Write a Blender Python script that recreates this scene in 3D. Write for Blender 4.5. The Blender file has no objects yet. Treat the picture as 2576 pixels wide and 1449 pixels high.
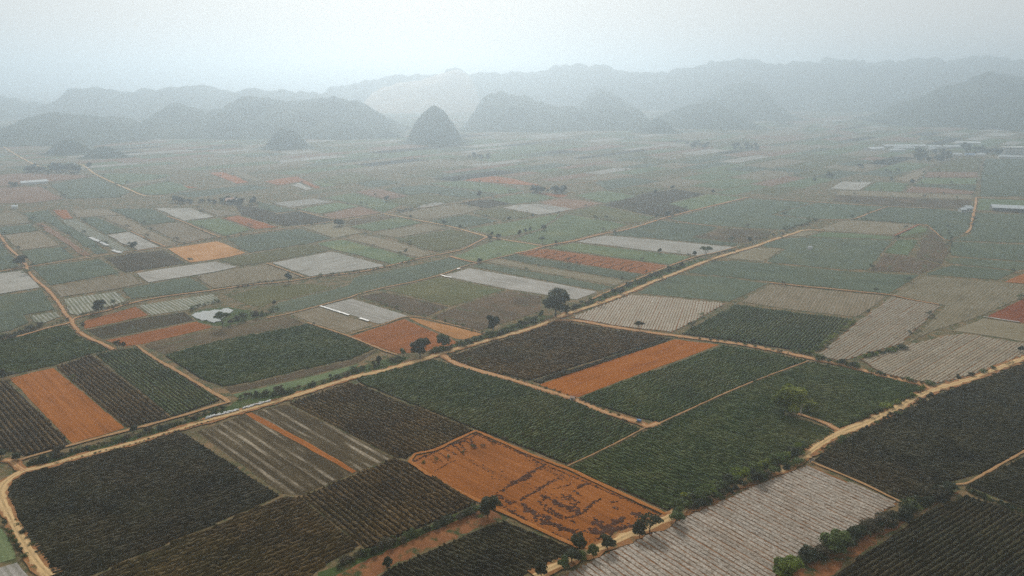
import bpy, math, random
import numpy as np
from mathutils import Vector
from mathutils.geometry import tessellate_polygon

random.seed(7)
RNG = np.random.default_rng(11)
scene = bpy.context.scene
COL = scene.collection

# ------------------------------------------------------------------ camera
CAM_H = 120.0                      # a drone about 120 m above the plain
IMG_W, IMG_H, HORIZON = 2576.0, 1449.0, 190.0
LENS = 28.0
FPX = LENS / 36.0 * IMG_W
PITCH = math.atan((IMG_H / 2 - HORIZON) / FPX)
cam_data = bpy.data.cameras.new("camera")
cam_data.lens = LENS
cam_data.sensor_width = 36.0
cam_data.clip_start = 1.0
cam_data.clip_end = 40000.0
cam = bpy.data.objects.new("camera", cam_data)
cam.location = (0, 0, CAM_H)
cam.rotation_euler = (math.pi / 2 - PITCH, 0, 0)
COL.objects.link(cam)
scene.camera = cam

# ------------------------------------------------------------------ sky and sun
SUN_ELEV, SUN_AZ = math.radians(33), math.radians(-7)     # azimuth from +Y towards +X
world = bpy.data.worlds.new("World")
scene.world = world
world.use_nodes = True
wn, wl = world.node_tree.nodes, world.node_tree.links
wn.clear()
w_out = wn.new("ShaderNodeOutputWorld")
w_bg = wn.new("ShaderNodeBackground")
w_sky = wn.new("ShaderNodeTexSky")
w_sky.sky_type = 'NISHITA'
w_sky.sun_disc = False
w_sky.sun_elevation = SUN_ELEV
w_sky.sun_rotation = SUN_AZ
w_sky.altitude = 300
w_sky.air_density = 1.0
w_sky.dust_density = 6.0
w_sky.ozone_density = 1.0
w_mix = wn.new("ShaderNodeMix")
w_mix.data_type = 'RGBA'
w_mix.inputs[0].default_value = 0.96            # thin overcast veil over the clear sky
w_mix.inputs[7].default_value = (4.15, 4.15, 4.05, 1)
wl.new(w_sky.outputs[0], w_mix.inputs[6])
wl.new(w_mix.outputs[2], w_bg.inputs[0])
w_bg.inputs[1].default_value = 0.09
wl.new(w_bg.outputs[0], w_out.inputs[0])

sun_data = bpy.data.lights.new("sun", 'SUN')
sun_data.energy = 2.1
sun_data.angle = math.radians(12)
sun_data.color = (1.0, 0.955, 0.88)
sun = bpy.data.objects.new("sun", sun_data)
sd = Vector((math.sin(SUN_AZ) * math.cos(SUN_ELEV), math.cos(SUN_AZ) * math.cos(SUN_ELEV), math.sin(SUN_ELEV)))
sun.rotation_euler = (-sd).to_track_quat('-Z', 'Y').to_euler()
sun.location = (0, 0, 900)
COL.objects.link(sun)

scene.view_settings.view_transform = 'Standard'
scene.view_settings.look = 'None'
scene.view_settings.exposure = 0.79
scene.view_settings.gamma = 1.0
scene.view_settings.use_curve_mapping = False
scene.render.engine = 'CYCLES'
cy = scene.cycles
cy.use_denoising = False
try:
    cy.denoiser = 'OPENIMAGEDENOISE'
except Exception:
    pass
cy.max_bounces = 7
cy.diffuse_bounces = 2
cy.glossy_bounces = 2
cy.transmission_bounces = 2
cy.volume_bounces = 4
cy.transparent_max_bounces = 4
cy.caustics_reflective = False
cy.caustics_refractive = False
cy.use_adaptive_sampling = False
cy.sample_clamp_direct = 1.0
cy.sample_clamp_indirect = 0.6

HAZE_DENSITY = 0.00060
HAZE_COLOR = (0.785, 0.90, 0.995, 1)

# ------------------------------------------------------------------ survey: photograph point -> point on the plain
SP, CP = math.sin(PITCH), math.cos(PITCH)
def ray(x, y):
    u, v = (x - IMG_W / 2) / FPX, (IMG_H / 2 - y) / FPX
    return Vector((u, CP + v * SP, -SP + v * CP))
def ground(x, y, z=0.0):
    d = ray(x, y)
    t = (z - CAM_H) / d.z
    return Vector((d.x * t, d.y * t, z))
def metres_per_px(x, y):
    return -CAM_H / ray(x, y).z / FPX
def upright(x, y, hpx):
    """height in metres of an upright thing whose foot is at x,y and that is hpx tall there"""
    p = ground(x, y)
    dep = math.atan2(CAM_H, p.length)
    return hpx * metres_per_px(x, y) / math.cos(dep)
def at_range(x, y, rng):
    """height at the distance rng (along +Y) of the point seen at x,y"""
    d = ray(x, y)
    t = rng / d.y
    return d.x * t, CAM_H + d.z * t
def P(s):
    return [tuple(float(v) for v in q.split(',')) for q in s.split()]

# ------------------------------------------------------------------ helpers
def tag(o, label=None, cat=None, group=None, kind=None):
    if label: o["label"] = label
    if cat: o["category"] = cat
    if group: o["group"] = group
    if kind: o["kind"] = kind
    return o
def mesh_obj(name, verts, faces, mat=None, parent=None, smooth=False, loc=None, rotz=0.0):
    me = bpy.data.meshes.new(name)
    me.from_pydata([tuple(v) for v in verts], [], [tuple(f) for f in faces])
    if smooth:
        me.polygons.foreach_set("use_smooth", [True] * len(me.polygons))
    if mat: me.materials.append(mat)
    o = bpy.data.objects.new(name, me)
    COL.objects.link(o)
    if parent: o.parent = parent
    if loc is not None: o.location = loc
    o.rotation_euler = (0, 0, rotz)
    return o
def empty(name, loc=(0, 0, 0), rotz=0.0, scale=1.0):
    o = bpy.data.objects.new(name, None)
    o.empty_display_size = 0.5
    COL.objects.link(o)
    o.location = loc
    o.rotation_euler = (0, 0, rotz)
    o.scale = (scale,) * 3
    return o
def inst(name, me, parent=None, mat=None, loc=None, rotz=0.0, scale=None):
    o = bpy.data.objects.new(name, me)
    COL.objects.link(o)
    if parent: o.parent = parent
    if loc is not None: o.location = loc
    o.rotation_euler = (0, 0, rotz)
    if scale is not None: o.scale = scale
    if mat:
        o.material_slots[0].link = 'OBJECT'
        o.material_slots[0].material = mat
    return o
def make_mesh(name, verts, faces, mat=None, smooth=False):
    me = bpy.data.meshes.new(name)
    me.from_pydata([tuple(v) for v in verts], [], [tuple(f) for f in faces])
    if smooth: me.polygons.foreach_set("use_smooth", [True] * len(me.polygons))
    if mat: me.materials.append(mat)
    return me
def box(v, f, x0, x1, y0, y1, z0, z1):
    b = len(v)
    v += [(x0, y0, z0), (x1, y0, z0), (x1, y1, z0), (x0, y1, z0), (x0, y0, z1), (x1, y0, z1), (x1, y1, z1), (x0, y1, z1)]
    f += [(b, b+3, b+2, b+1), (b+4, b+5, b+6, b+7), (b, b+1, b+5, b+4), (b+1, b+2, b+6, b+5), (b+2, b+3, b+7, b+6), (b+3, b, b+4, b+7)]
def tube(v, f, pts, radii, n=6):
    b0 = len(v)
    for k, (p, r) in enumerate(zip(pts, radii)):
        p = Vector(p)
        a = Vector(pts[min(k + 1, len(pts) - 1)]) - Vector(pts[max(k - 1, 0)])
        a.normalize()
        s = a.cross(Vector((0.3, 0.9, 0.1)) if abs(a.z) > 0.7 else Vector((0, 0, 1))).normalized()
        t = a.cross(s)
        for j in range(n):
            an = 2 * math.pi * j / n
            v.append(tuple(p + (s * math.cos(an) + t * math.sin(an)) * r))
        if k:
            for j in range(n):
                q, r2 = b0 + (k - 1) * n, b0 + k * n
                f.append((q + j, q + (j + 1) % n, r2 + (j + 1) % n, r2 + j))
    f.append(tuple(b0 + j for j in range(n))[::-1])
    f.append(tuple(b0 + (len(pts) - 1) * n + j for j in range(n)))
def spline(pts, step):
    """Catmull-Rom through 2-D points, resampled about every step metres"""
    pts = [Vector((p[0], p[1])) for p in pts]
    q = [pts[0] * 2 - pts[1]] + pts + [pts[-1] * 2 - pts[-2]]
    out = []
    for i in range(1, len(q) - 2):
        n = max(1, int((q[i + 1] - q[i]).length / step))
        for k in range(n):
            t = k / n
            a, b, c, d = q[i - 1], q[i], q[i + 1], q[i + 2]
            out.append(0.5 * ((2 * b) + (c - a) * t + (2 * a - 5 * b + 4 * c - d) * t * t + (3 * b - a - 3 * c + d) * t ** 3))
    out.append(pts[-1])
    return out

# ------------------------------------------------------------------ materials
class NT:
    def __init__(self, name):
        self.m = bpy.data.materials.new(name)
        self.m.use_nodes = True
        self.t = self.m.node_tree
        self.n, self.l = self.t.nodes, self.t.links
        self.n.clear()
        self.out = self.n.new("ShaderNodeOutputMaterial")
    def node(self, typ, **kw):
        x = self.n.new(typ)
        for k, v in kw.items(): setattr(x, k, v)
        return x
    def link(self, a, b): self.l.new(a, b)
    def val(self, sock, v):
        if hasattr(v, "bl_idname") or isinstance(v, bpy.types.NodeSocket): self.l.new(v, sock)
        else: sock.default_value = v
    def math(self, op, a, b=0.0, clamp=False):
        x = self.node("ShaderNodeMath", operation=op, use_clamp=clamp)
        self.val(x.inputs[0], a); self.val(x.inputs[1], b)
        return x.outputs[0]
    def mix(self, f, a, b, blend='MIX'):
        x = self.node("ShaderNodeMix", data_type='RGBA', blend_type=blend)
        self.val(x.inputs[0], f); self.val(x.inputs[6], a); self.val(x.inputs[7], b)
        return x.outputs[2]
    def coord(self, kind="Object", scale=(1, 1, 1), rnd=False):
        c = self.node("ShaderNodeTexCoord").outputs[kind]
        mp = self.node("ShaderNodeMapping")
        mp.inputs[3].default_value = scale
        self.link(c, mp.inputs[0])
        if rnd:
            oi = self.node("ShaderNodeObjectInfo").outputs["Random"]
            cb = self.node("ShaderNodeCombineXYZ")
            self.link(self.math('MULTIPLY', oi, 731.0), cb.inputs[0])
            self.link(self.math('MULTIPLY', oi, 397.0), cb.inputs[1])
            self.link(cb.outputs[0], mp.inputs[1])
        return mp.outputs[0]
    def noise(self, vec, scale, detail=3.0, rough=0.55):
        x = self.node("ShaderNodeTexNoise")
        self.link(vec, x.inputs["Vector"])
        x.inputs["Scale"].default_value = scale
        x.inputs["Detail"].default_value = detail
        x.inputs["Roughness"].default_value = rough
        return x.outputs["Fac"]
    def ramp(self, fac, stops):
        x = self.node("ShaderNodeValToRGB")
        self.link(fac, x.inputs[0])
        e = x.color_ramp.elements
        while len(e) > 1: e.remove(e[-1])
        e[0].position, e[0].color = stops[0][0], (*stops[0][1], 1)
        for p, c in stops[1:]:
            k = e.new(p); k.color = (*c, 1)
        return x.outputs[0]
    def step(self, fac, a, b):
        x = self.node("ShaderNodeMapRange", clamp=True)
        self.link(fac, x.inputs[0])
        x.inputs[1].default_value, x.inputs[2].default_value = a, b
        return x.outputs[0]
    def vary(self, col, amount=0.12, hue=0.0):
        oi = self.node("ShaderNodeObjectInfo").outputs["Random"]
        h = self.node("ShaderNodeHueSaturation")
        self.link(self.math('ADD', self.math('MULTIPLY', oi, 2 * amount), 1 - amount), h.inputs["Value"])
        if hue:
            fr = self.math('FRACT', self.math('MULTIPLY', oi, 17.3))
            self.link(self.math('ADD', self.math('MULTIPLY', fr, 2 * hue), 0.5 - hue), h.inputs["Hue"])
        self.link(col, h.inputs["Color"])
        return h.outputs[0]
    def surface(self, col, rough=0.9, spec=0.15, bump=None, bstr=0.4, bdist=0.3, subs=None):
        b = self.node("ShaderNodeBsdfPrincipled")
        self.val(b.inputs["Base Color"], col)
        self.val(b.inputs["Roughness"], rough)
        b.inputs["Specular IOR Level"].default_value = spec
        if bump is not None:
            k = self.node("ShaderNodeBump")
            k.inputs["Strength"].default_value = bstr
            k.inputs["Distance"].default_value = bdist
            self.link(bump, k.inputs["Height"])
            self.link(k.outputs[0], b.inputs["Normal"])
        self.link(b.outputs[0], self.out.inputs[0])
        return self.m

def mul(c, k): return tuple(min(1, x * k) for x in c)
def lerp(a, b, t): return tuple(x + (y - x) * t for x, y in zip(a, b))

def field_mat(name, base, light, patch=0.5, streak=0.5, rows=None, rowcol=None, rowamt=0.0, yellow=None, grain=0.35, spot=None, rowpatch=False):
    """a plot of land; local X runs along the drills"""
    t = NT(name)
    v = t.coord("Object", rnd=True)
    vs = t.coord("Object", (0.028, 0.55, 1), rnd=True)
    vr = t.coord("Object", (0.10, 1.0, 1), rnd=True)
    big = t.noise(v, 0.045, 4, 0.6)
    st = t.noise(vs, 1.0, 4, 0.6)
    fine = t.noise(v, 1.1, 4, 0.7)
    k = t.math('ADD', t.math('MULTIPLY', big, patch), t.math('MULTIPLY', st, streak))
    k = t.math('DIVIDE', k, patch + streak)
    col = t.ramp(k, [(0.33, mul(base, 0.62)), (0.48, base), (0.66, light)])
    if yellow:
        y = t.step(t.noise(v, 0.022, 5, 0.66), 0.54, 0.70)
        col = t.mix(t.math('MULTIPLY', y, 0.7), col, (*yellow, 1))
    if spot:
        y = t.step(t.noise(t.coord("Object", (0.4, 1, 1), rnd=True), 0.16, 4, 0.65), 0.56, 0.66)
        col = t.mix(t.math('MULTIPLY', y, 0.75), col, (*spot, 1))
    if rows:
        sep = t.node("ShaderNodeSeparateXYZ")
        t.link(t.node("ShaderNodeTexCoord").outputs["Object"], sep.inputs[0])
        wob = t.math('MULTIPLY', t.noise(vs, 0.7, 2), 0.5)
        ph = t.math('ADD', t.math('MULTIPLY', sep.outputs[1], 2 * math.pi / rows), wob)
        s = t.step(t.math('SINE', ph), *((0.0, 0.8) if rowpatch else (-0.5, 0.6)))
        gap = t.step(t.noise(vr, 0.9, 3), 0.28, 0.55)
        if rowpatch: gap = t.math('MULTIPLY', gap, t.step(t.noise(t.coord('Object', (0.025, 0.16, 1), rnd=True), 1.0, 5, 0.7), 0.44, 0.60))
        s = t.math('MULTIPLY', t.math('MULTIPLY', s, gap), rowamt)
        col = t.mix(s, col, (*rowcol, 1))
    g = t.math('ADD', t.math('MULTIPLY', t.step(fine, 0.25, 0.75), grain * 2), 1 - grain)
    gc = t.node("ShaderNodeCombineColor")
    for i in range(3): t.link(g, gc.inputs[i])
    col = t.mix(1.0, col, gc.outputs[0], 'MULTIPLY')
    col = t.vary(col, 0.13, 0.002 if name.startswith('soil') else 0.008)
    return t.surface(col, 0.95, 0.05, bump=fine, bstr=0.5, bdist=0.5)

DK, GN, BR, OL = (0.013, 0.012, 0.005), (0.022, 0.031, 0.009), (0.033, 0.022, 0.007), (0.085, 0.080, 0.026)
TN, WH, OR, RD, TR = (0.20, 0.158, 0.098), (0.30, 0.28, 0.25), (0.235, 0.075, 0.014), (0.16, 0.036, 0.006), (0.38, 0.175, 0.055)
SOIL = (0.16, 0.075, 0.032)
M = {
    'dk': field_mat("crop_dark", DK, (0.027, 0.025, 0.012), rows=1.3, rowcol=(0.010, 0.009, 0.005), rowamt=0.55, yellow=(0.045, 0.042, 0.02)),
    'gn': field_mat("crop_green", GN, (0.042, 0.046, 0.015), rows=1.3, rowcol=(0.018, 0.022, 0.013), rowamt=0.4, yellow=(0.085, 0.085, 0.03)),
    'sl': field_mat('crop_dark_hazed', (0.070, 0.088, 0.056), (0.098, 0.116, 0.070), rows=1.3, rowcol=(0.042, 0.054, 0.034), rowamt=0.4, yellow=(0.10, 0.10, 0.05)),  # dark crop lightened: distant haze is put into the colour
    'gm': field_mat('crop_green_hazed', (0.090, 0.122, 0.056), (0.135, 0.16, 0.074), rows=1.3, rowcol=(0.060, 0.082, 0.038), rowamt=0.35, yellow=(0.17, 0.165, 0.06)),  # green crop lightened the same way, haze brightness in its colour
    'br': field_mat("crop_brown", BR, (0.064, 0.043, 0.018), rows=1.3, rowcol=(0.022, 0.018, 0.011), rowamt=0.55, yellow=(0.055, 0.06, 0.025)),
    'ol': field_mat("crop_olive", OL, (0.13, 0.115, 0.05), rows=1.4, rowcol=(0.05, 0.052, 0.025), rowamt=0.3, yellow=(0.06, 0.085, 0.03)),
    'tn': field_mat("mulch_tan", TN, (0.24, 0.20, 0.145), rows=1.6, rowcol=(0.085, 0.08, 0.045), rowamt=0.65, grain=0.25),
    'wh': field_mat("mulch_white", WH, (0.40, 0.38, 0.35), rows=1.6, rowcol=(0.13, 0.125, 0.085), rowamt=0.55, grain=0.25),
    'ws': field_mat("mulch_striped", (0.12, 0.125, 0.075), (0.16, 0.15, 0.09), rows=1.9, rowcol=(0.36, 0.35, 0.32), rowamt=0.7, grain=0.2),
    'or': field_mat("soil_orange", OR, (0.31, 0.108, 0.026), streak=0.7, grain=0.2, rows=1.6, rowcol=mul(OR, 0.8), rowamt=0.35),
    'rd': field_mat("soil_red", RD, (0.22, 0.062, 0.02), streak=0.7, grain=0.2, rows=1.6, rowcol=mul(RD, 0.75), rowamt=0.35),
    'rs': field_mat('soil_red_orange', (0.25, 0.078, 0.006), (0.29, 0.098, 0.011), streak=0.7, grain=0.22, rows=1.6, rowcol=(0.20, 0.048, 0.004), rowamt=0.4, spot=(0.16, 0.05, 0.012)),
    'tr': field_mat("soil_tan", TR, (0.46, 0.26, 0.13), grain=0.2, rows=1.6, rowcol=mul(TR, 0.85), rowamt=0.3),
    'wd': field_mat("weeds_brown", (0.075, 0.052, 0.029), (0.115, 0.078, 0.042), patch=0.8, streak=0.5, spot=(0.05, 0.062, 0.024), grain=0.45, yellow=(0.17, 0.10, 0.05)),
    'st': field_mat("stubble", (0.052, 0.036, 0.016), (0.10, 0.074, 0.040), patch=0.6, streak=1.0, rows=3.3, rowcol=(0.36, 0.30, 0.225), rowamt=0.85, grain=0.65, rowpatch=True),
    'pk': field_mat("soil_pink_stubble", (0.19, 0.105, 0.066), (0.24, 0.14, 0.09), rows=1.8, rowcol=(0.12, 0.085, 0.05), rowamt=0.5, grain=0.3),
}
def soil_mat(name, a, b, c, scale=0.4, grass=None, gthr=(0.55, 0.68)):
    t = NT(name)
    v = t.coord("Object")
    n1, n2 = t.noise(v, scale, 5, 0.65), t.noise(v, 2.3, 4, 0.7)
    col = t.ramp(t.math('ADD', t.math('MULTIPLY', n1, 0.7), t.math('MULTIPLY', n2, 0.3)), [(0.3, a), (0.5, b), (0.7, c)])
    if grass:
        g = t.step(t.noise(v, 0.21, 5, 0.65), *gthr)
        col = t.mix(g, col, t.ramp(n2, [(0.35, mul(grass, 0.7)), (0.65, mul(grass, 1.4))]))
    return t.surface(col, 0.95, 0.05, bump=n2, bstr=0.5, bdist=0.3)
M['ground'] = soil_mat("rough_ground", (0.085, 0.066, 0.034), (0.135, 0.10, 0.05), (0.24, 0.135, 0.065), 0.06, (0.055, 0.062, 0.026), (0.46, 0.6))
M['verge'] = soil_mat("verge_soil", (0.16, 0.072, 0.03), (0.25, 0.115, 0.045), (0.33, 0.17, 0.075), 0.3, (0.07, 0.072, 0.03), (0.55, 0.66))
M['redbank'] = soil_mat("bank_red_soil", (0.11, 0.048, 0.022), (0.19, 0.078, 0.032), (0.26, 0.115, 0.05), 0.25, (0.04, 0.05, 0.018), (0.50, 0.62))
M['grassbank'] = soil_mat("bank_grass", (0.028, 0.042, 0.013), (0.045, 0.07, 0.018), (0.09, 0.085, 0.035), 0.22, (0.10, 0.068, 0.034), (0.56, 0.68))
M['furrow'] = soil_mat('furrow_soil', (0.13, 0.055, 0.02), (0.20, 0.085, 0.03), (0.27, 0.125, 0.05), 0.3)
M['shaded_bedsoil'] = soil_mat('shaded_bed_soil', (0.010, 0.006, 0.002), (0.017, 0.010, 0.004), (0.034, 0.020, 0.008), 0.12)  # soil darkened: shade between the plant rows is put into the colour
M['rock'] = soil_mat("quarry_rock", (0.36, 0.25, 0.17), (0.50, 0.365, 0.255), (0.58, 0.44, 0.32), 0.02)

def road_mat(name, tint):
    t = NT(name)
    uv = t.node("ShaderNodeUVMap").outputs[0]
    sep = t.node("ShaderNodeSeparateXYZ"); t.link(uv, sep.inputs[0])
    v = t.coord("Object")
    n1, n2 = t.noise(v, 0.35, 5, 0.65), t.noise(v, 3.0, 3, 0.7)
    col = t.ramp(t.math('ADD', t.math('MULTIPLY', n1, 0.65), t.math('MULTIPLY', n2, 0.35)),
                 [(0.32, mul(tint, 0.70)), (0.5, tint), (0.68, mul(tint, 1.22))])
    d = t.math('ABSOLUTE', t.math('SUBTRACT', sep.outputs[0], 0.5))
    mid = t.math('MULTIPLY', t.step(d, 0.13, 0.03), t.step(n1, 0.42, 0.56))
    col = t.mix(t.math('MULTIPLY', mid, 0.6), col, (0.16, 0.115, 0.05, 1))
    rut = t.math('MULTIPLY', t.step(t.math('ABSOLUTE', t.math('SUBTRACT', d, 0.2)), 0.09, 0.02), t.step(n1, 0.3, 0.5))
    col = t.mix(t.math('MULTIPLY', rut, 0.45), col, (*mul(tint, 1.3), 1))
    edge = t.math('MULTIPLY', t.step(t.math('ADD', d, t.math('MULTIPLY', t.math('SUBTRACT', n1, 0.5), 0.5)), 0.36, 0.47), 0.75)
    col = t.mix(edge, col, (0.235, 0.11, 0.045, 1))
    return t.surface(col, 0.95, 0.05, bump=n2, bstr=0.4, bdist=0.15)
M['road'] = road_mat("sandy_road", (0.47, 0.315, 0.155))
M['edge'] = road_mat("field_edge_soil", (0.30, 0.108, 0.024))
M['track'] = road_mat("orange_track", (0.40, 0.225, 0.11))
M['path'] = road_mat("earth_path", (0.34, 0.195, 0.092))

def crop_mat(name, a, b, c, dry):
    t = NT(name)
    v = t.coord("Object")
    vp = t.node("ShaderNodeNewGeometry").outputs["Position"]
    n1, n2, n3 = t.noise(vp, 2.2, 4, 0.75), t.noise(vp, 0.05, 5, 0.68), t.noise(vp, 0.014, 4, 0.6)
    col = t.ramp(t.math('ADD', t.math('MULTIPLY', n1, 0.28), t.math('MULTIPLY', n2, 0.72)), [(0.36, a), (0.49, b), (0.64, c)])
    col = t.mix(t.math('MULTIPLY', t.step(n3, 0.50, 0.66), 0.55), col, (*dry, 1))
    return t.surface(t.vary(col, 0.10), 0.8, 0.15, bump=n1, bstr=0.6, bdist=0.3)
MR = {
    'dk': crop_mat("plants_dark", (0.010, 0.009, 0.003), (0.022, 0.020, 0.006), (0.046, 0.038, 0.012), (0.050, 0.029, 0.008)),
    'gn': crop_mat("plants_green", (0.020, 0.034, 0.006), (0.038, 0.060, 0.012), (0.075, 0.085, 0.020), (0.090, 0.080, 0.022)),
    'br': crop_mat("plants_brown", (0.032, 0.018, 0.004), (0.064, 0.037, 0.008), (0.125, 0.072, 0.018), (0.052, 0.046, 0.010)),
}
def mulch_row_mat(name, a, b, brown):
    t = NT(name)
    v = t.coord("Object")
    n1, n2 = t.noise(v, 1.6, 4, 0.75), t.noise(v, 0.07, 4, 0.6)
    col = t.ramp(n1, [(0.36, brown), (0.47, a), (0.62, b)])
    col = t.mix(t.math('MULTIPLY', t.step(n2, 0.45, 0.68), 0.45), col, (*brown, 1))
    return t.surface(t.vary(col, 0.12), 0.7, 0.25, bump=n1, bstr=0.4, bdist=0.15)
MR['wh'] = mulch_row_mat("mulch_bed", (0.215, 0.178, 0.138), (0.35, 0.305, 0.255), (0.12, 0.076, 0.040))
MR['tn'] = mulch_row_mat("mulch_bed_tan", (0.20, 0.16, 0.105), (0.31, 0.26, 0.185), (0.11, 0.082, 0.038))
MR['or'] = mulch_row_mat("drill_orange", (0.34, 0.125, 0.036), (0.42, 0.17, 0.06), (0.28, 0.092, 0.027))

def leaf_mat(name, dark, mid, light):
    t = NT(name)
    v = t.coord("Object", rnd=True)
    n1, n2 = t.noise(v, 0.45, 3, 0.6), t.noise(v, 2.5, 3, 0.7)
    col = t.ramp(t.math('ADD', t.math('MULTIPLY', n1, 0.5), t.math('MULTIPLY', n2, 0.5)), [(0.36, dark), (0.5, mid), (0.66, light)])
    col = t.vary(col, 0.2, 0.012)
    b = t.node("ShaderNodeBsdfPrincipled")
    t.link(col, b.inputs["Base Color"]); b.inputs["Roughness"].default_value = 0.65
    b.inputs["Specular IOR Level"].default_value = 0.25
    tr = t.node("ShaderNodeBsdfTranslucent"); t.link(col, tr.inputs[0])
    mx = t.node("ShaderNodeMixShader"); mx.inputs[0].default_value = 0.38
    t.link(b.outputs[0], mx.inputs[1]); t.link(tr.outputs[0], mx.inputs[2]); t.link(mx.outputs[0], t.out.inputs[0])
    return t.m
ML = {
    'd': leaf_mat("leaves_dark", (0.012, 0.018, 0.006), (0.027, 0.038, 0.013), (0.055, 0.070, 0.024)),
    'g': leaf_mat("leaves_green", (0.030, 0.045, 0.010), (0.068, 0.098, 0.020), (0.125, 0.160, 0.036)),
    'y': leaf_mat("leaves_bright", (0.052, 0.082, 0.006), (0.145, 0.18, 0.014), (0.28, 0.295, 0.035)),
    'p': leaf_mat("leaves_pale", (0.075, 0.09, 0.042), (0.12, 0.14, 0.065), (0.17, 0.18, 0.09)),
    'b': leaf_mat("leaves_brown", (0.040, 0.033, 0.018), (0.070, 0.058, 0.030), (0.11, 0.088, 0.045)),
}
def plain(name, col, rough=0.8, spec=0.3, var=0.25, scale=1.5):
    t = NT(name)
    n = t.noise(t.coord("Object"), scale, 4, 0.65)
    return t.surface(t.ramp(n, [(0.3, mul(col, 1 - var)), (0.7, mul(col, 1 + var))]), rough, spec, bump=n, bstr=0.2, bdist=0.1)
BARK = plain("bark", (0.085, 0.062, 0.043), 0.95, 0.1)
PALEBARK = plain("dead_bark", (0.42, 0.36, 0.29), 0.95, 0.1)
SACK = plain("white_plastic", (0.40, 0.40, 0.39), 0.45, 0.4, 0.1)
ASH = plain("burnt_residue", (0.055, 0.024, 0.015), 0.95, 0.05, 0.55, 0.8)
ROOF_W = plain("pale_metal_roof", (0.46, 0.49, 0.50), 0.45, 0.5, 0.08, 0.3)
ROOF_B = plain("blue_metal_roof", (0.10, 0.17, 0.27), 0.5, 0.5, 0.1, 0.3)
ROOF_R = plain("tiled_roof", (0.45, 0.30, 0.24), 0.8, 0.2, 0.2, 0.6)
WALL_W = plain("white_wall", (0.55, 0.54, 0.51), 0.85, 0.2, 0.08, 0.4)
WALL_D = plain("shaded_block_wall", (0.17, 0.165, 0.16), 0.9, 0.2, 0.15, 0.4)  # dark tone paints the shade under the long shed's roof
GLASS = plain("window_dark", (0.05, 0.06, 0.07), 0.2, 0.5, 0.1)
BLUE = plain("blue_tarpaulin", (0.07, 0.16, 0.36), 0.5, 0.4, 0.15)
BLACK = plain("black_rubber", (0.02, 0.02, 0.02), 0.7, 0.3, 0.1)
STEEL = plain("grey_steel", (0.30, 0.30, 0.31), 0.4, 0.5, 0.1)
def water_mat():
    t = NT("pond_water")
    n = t.noise(t.coord("Object"), 0.8, 3)
    m = t.surface((0.20, 0.20, 0.175, 1), 0.03, 0.5, bump=n, bstr=0.04, bdist=0.1)
    return m
WATER = water_mat()
def hill_mat():
    t = NT("forested_karst")
    v = t.coord("Object")
    n1, n2, n3 = t.noise(v, 0.008, 5, 0.65), t.noise(v, 0.06, 5, 0.7), t.noise(v, 0.02, 4, 0.6)
    col = t.ramp(t.math('ADD', t.math('MULTIPLY', n1, 0.5), t.math('MULTIPLY', n2, 0.5)),
                 [(0.32, (0.018, 0.026, 0.014)), (0.5, (0.036, 0.048, 0.024)), (0.68, (0.075, 0.080, 0.042))])
    geo = t.node("ShaderNodeNewGeometry")
    sep = t.node("ShaderNodeSeparateXYZ"); t.link(geo.outputs["Normal"], sep.inputs[0])
    cl = t.math('MULTIPLY', t.step(sep.outputs[2], 0.5, 0.25), t.step(n3, 0.5, 0.62))
    col = t.mix(t.math('MULTIPLY', cl, 0.5), col, (0.20, 0.19, 0.165, 1))
    return t.surface(col, 0.95, 0.05, bump=n2, bstr=0.8, bdist=6.0)
HILL = hill_mat()

# ================================================================== THE LAND
def poly_sheet(name, pts, z, mat, kind="structure", origin=None, ang=0.0, edge=None, jag=0.0):
    """flat plot: pts are 2-D world points; the object's local X is turned to ang"""
    if jag:
        q = []
        for i, p in enumerate(pts):
            n = pts[(i + 1) % len(pts)]
            a, b = Vector(p), Vector(n)
            k = max(1, int((b - a).length / edge))
            nrm = Vector((-(b - a).y, (b - a).x)).normalized()
            for j in range(k):
                w = a.lerp(b, j / k)
                if j: w = w + nrm * random.gauss(0, jag)
                q.append((w.x, w.y))
        pts = q
    cx = sum(p[0] for p in pts) / len(pts); cyy = sum(p[1] for p in pts) / len(pts)
    ca, sa = math.cos(-ang), math.sin(-ang)
    loc = [((p[0] - cx) * ca - (p[1] - cyy) * sa, (p[0] - cx) * sa + (p[1] - cyy) * ca) for p in pts]
    tris = tessellate_polygon([[Vector((x, y, 0)) for x, y in loc]])
    faces = []
    for t in tris:
        a, b, c = [Vector(loc[i]) for i in t]
        faces.append(t if (b - a).cross(c - a) > 0 else t[::-1])
    o = mesh_obj(name, [(x, y, 0) for x, y in loc], faces, mat, loc=(cx, cyy, z), rotz=ang)
    tag(o, kind=kind)
    return o, loc
def inset(pts, d):
    """move every edge of a polygon inward by d metres"""
    n = len(pts)
    area = sum(pts[i][0] * pts[(i + 1) % n][1] - pts[(i + 1) % n][0] * pts[i][1] for i in range(n))
    s = 1 if area > 0 else -1
    out = []
    for i in range(n):
        p0, p1, p2 = Vector(pts[i - 1]), Vector(pts[i]), Vector(pts[(i + 1) % n])
        e1, e2 = (p1 - p0).normalized(), (p2 - p1).normalized()
        n1, n2 = Vector((-e1.y, e1.x)) * s, Vector((-e2.y, e2.x)) * s
        b = n1 + n2
        if b.length < 1e-4: out.append(tuple(p1)); continue
        b.normalize()
        k = min(3.0, 1 / max(0.3, b.dot(n1)))
        out.append(tuple(p1 + b * d * k))
    return out
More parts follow.
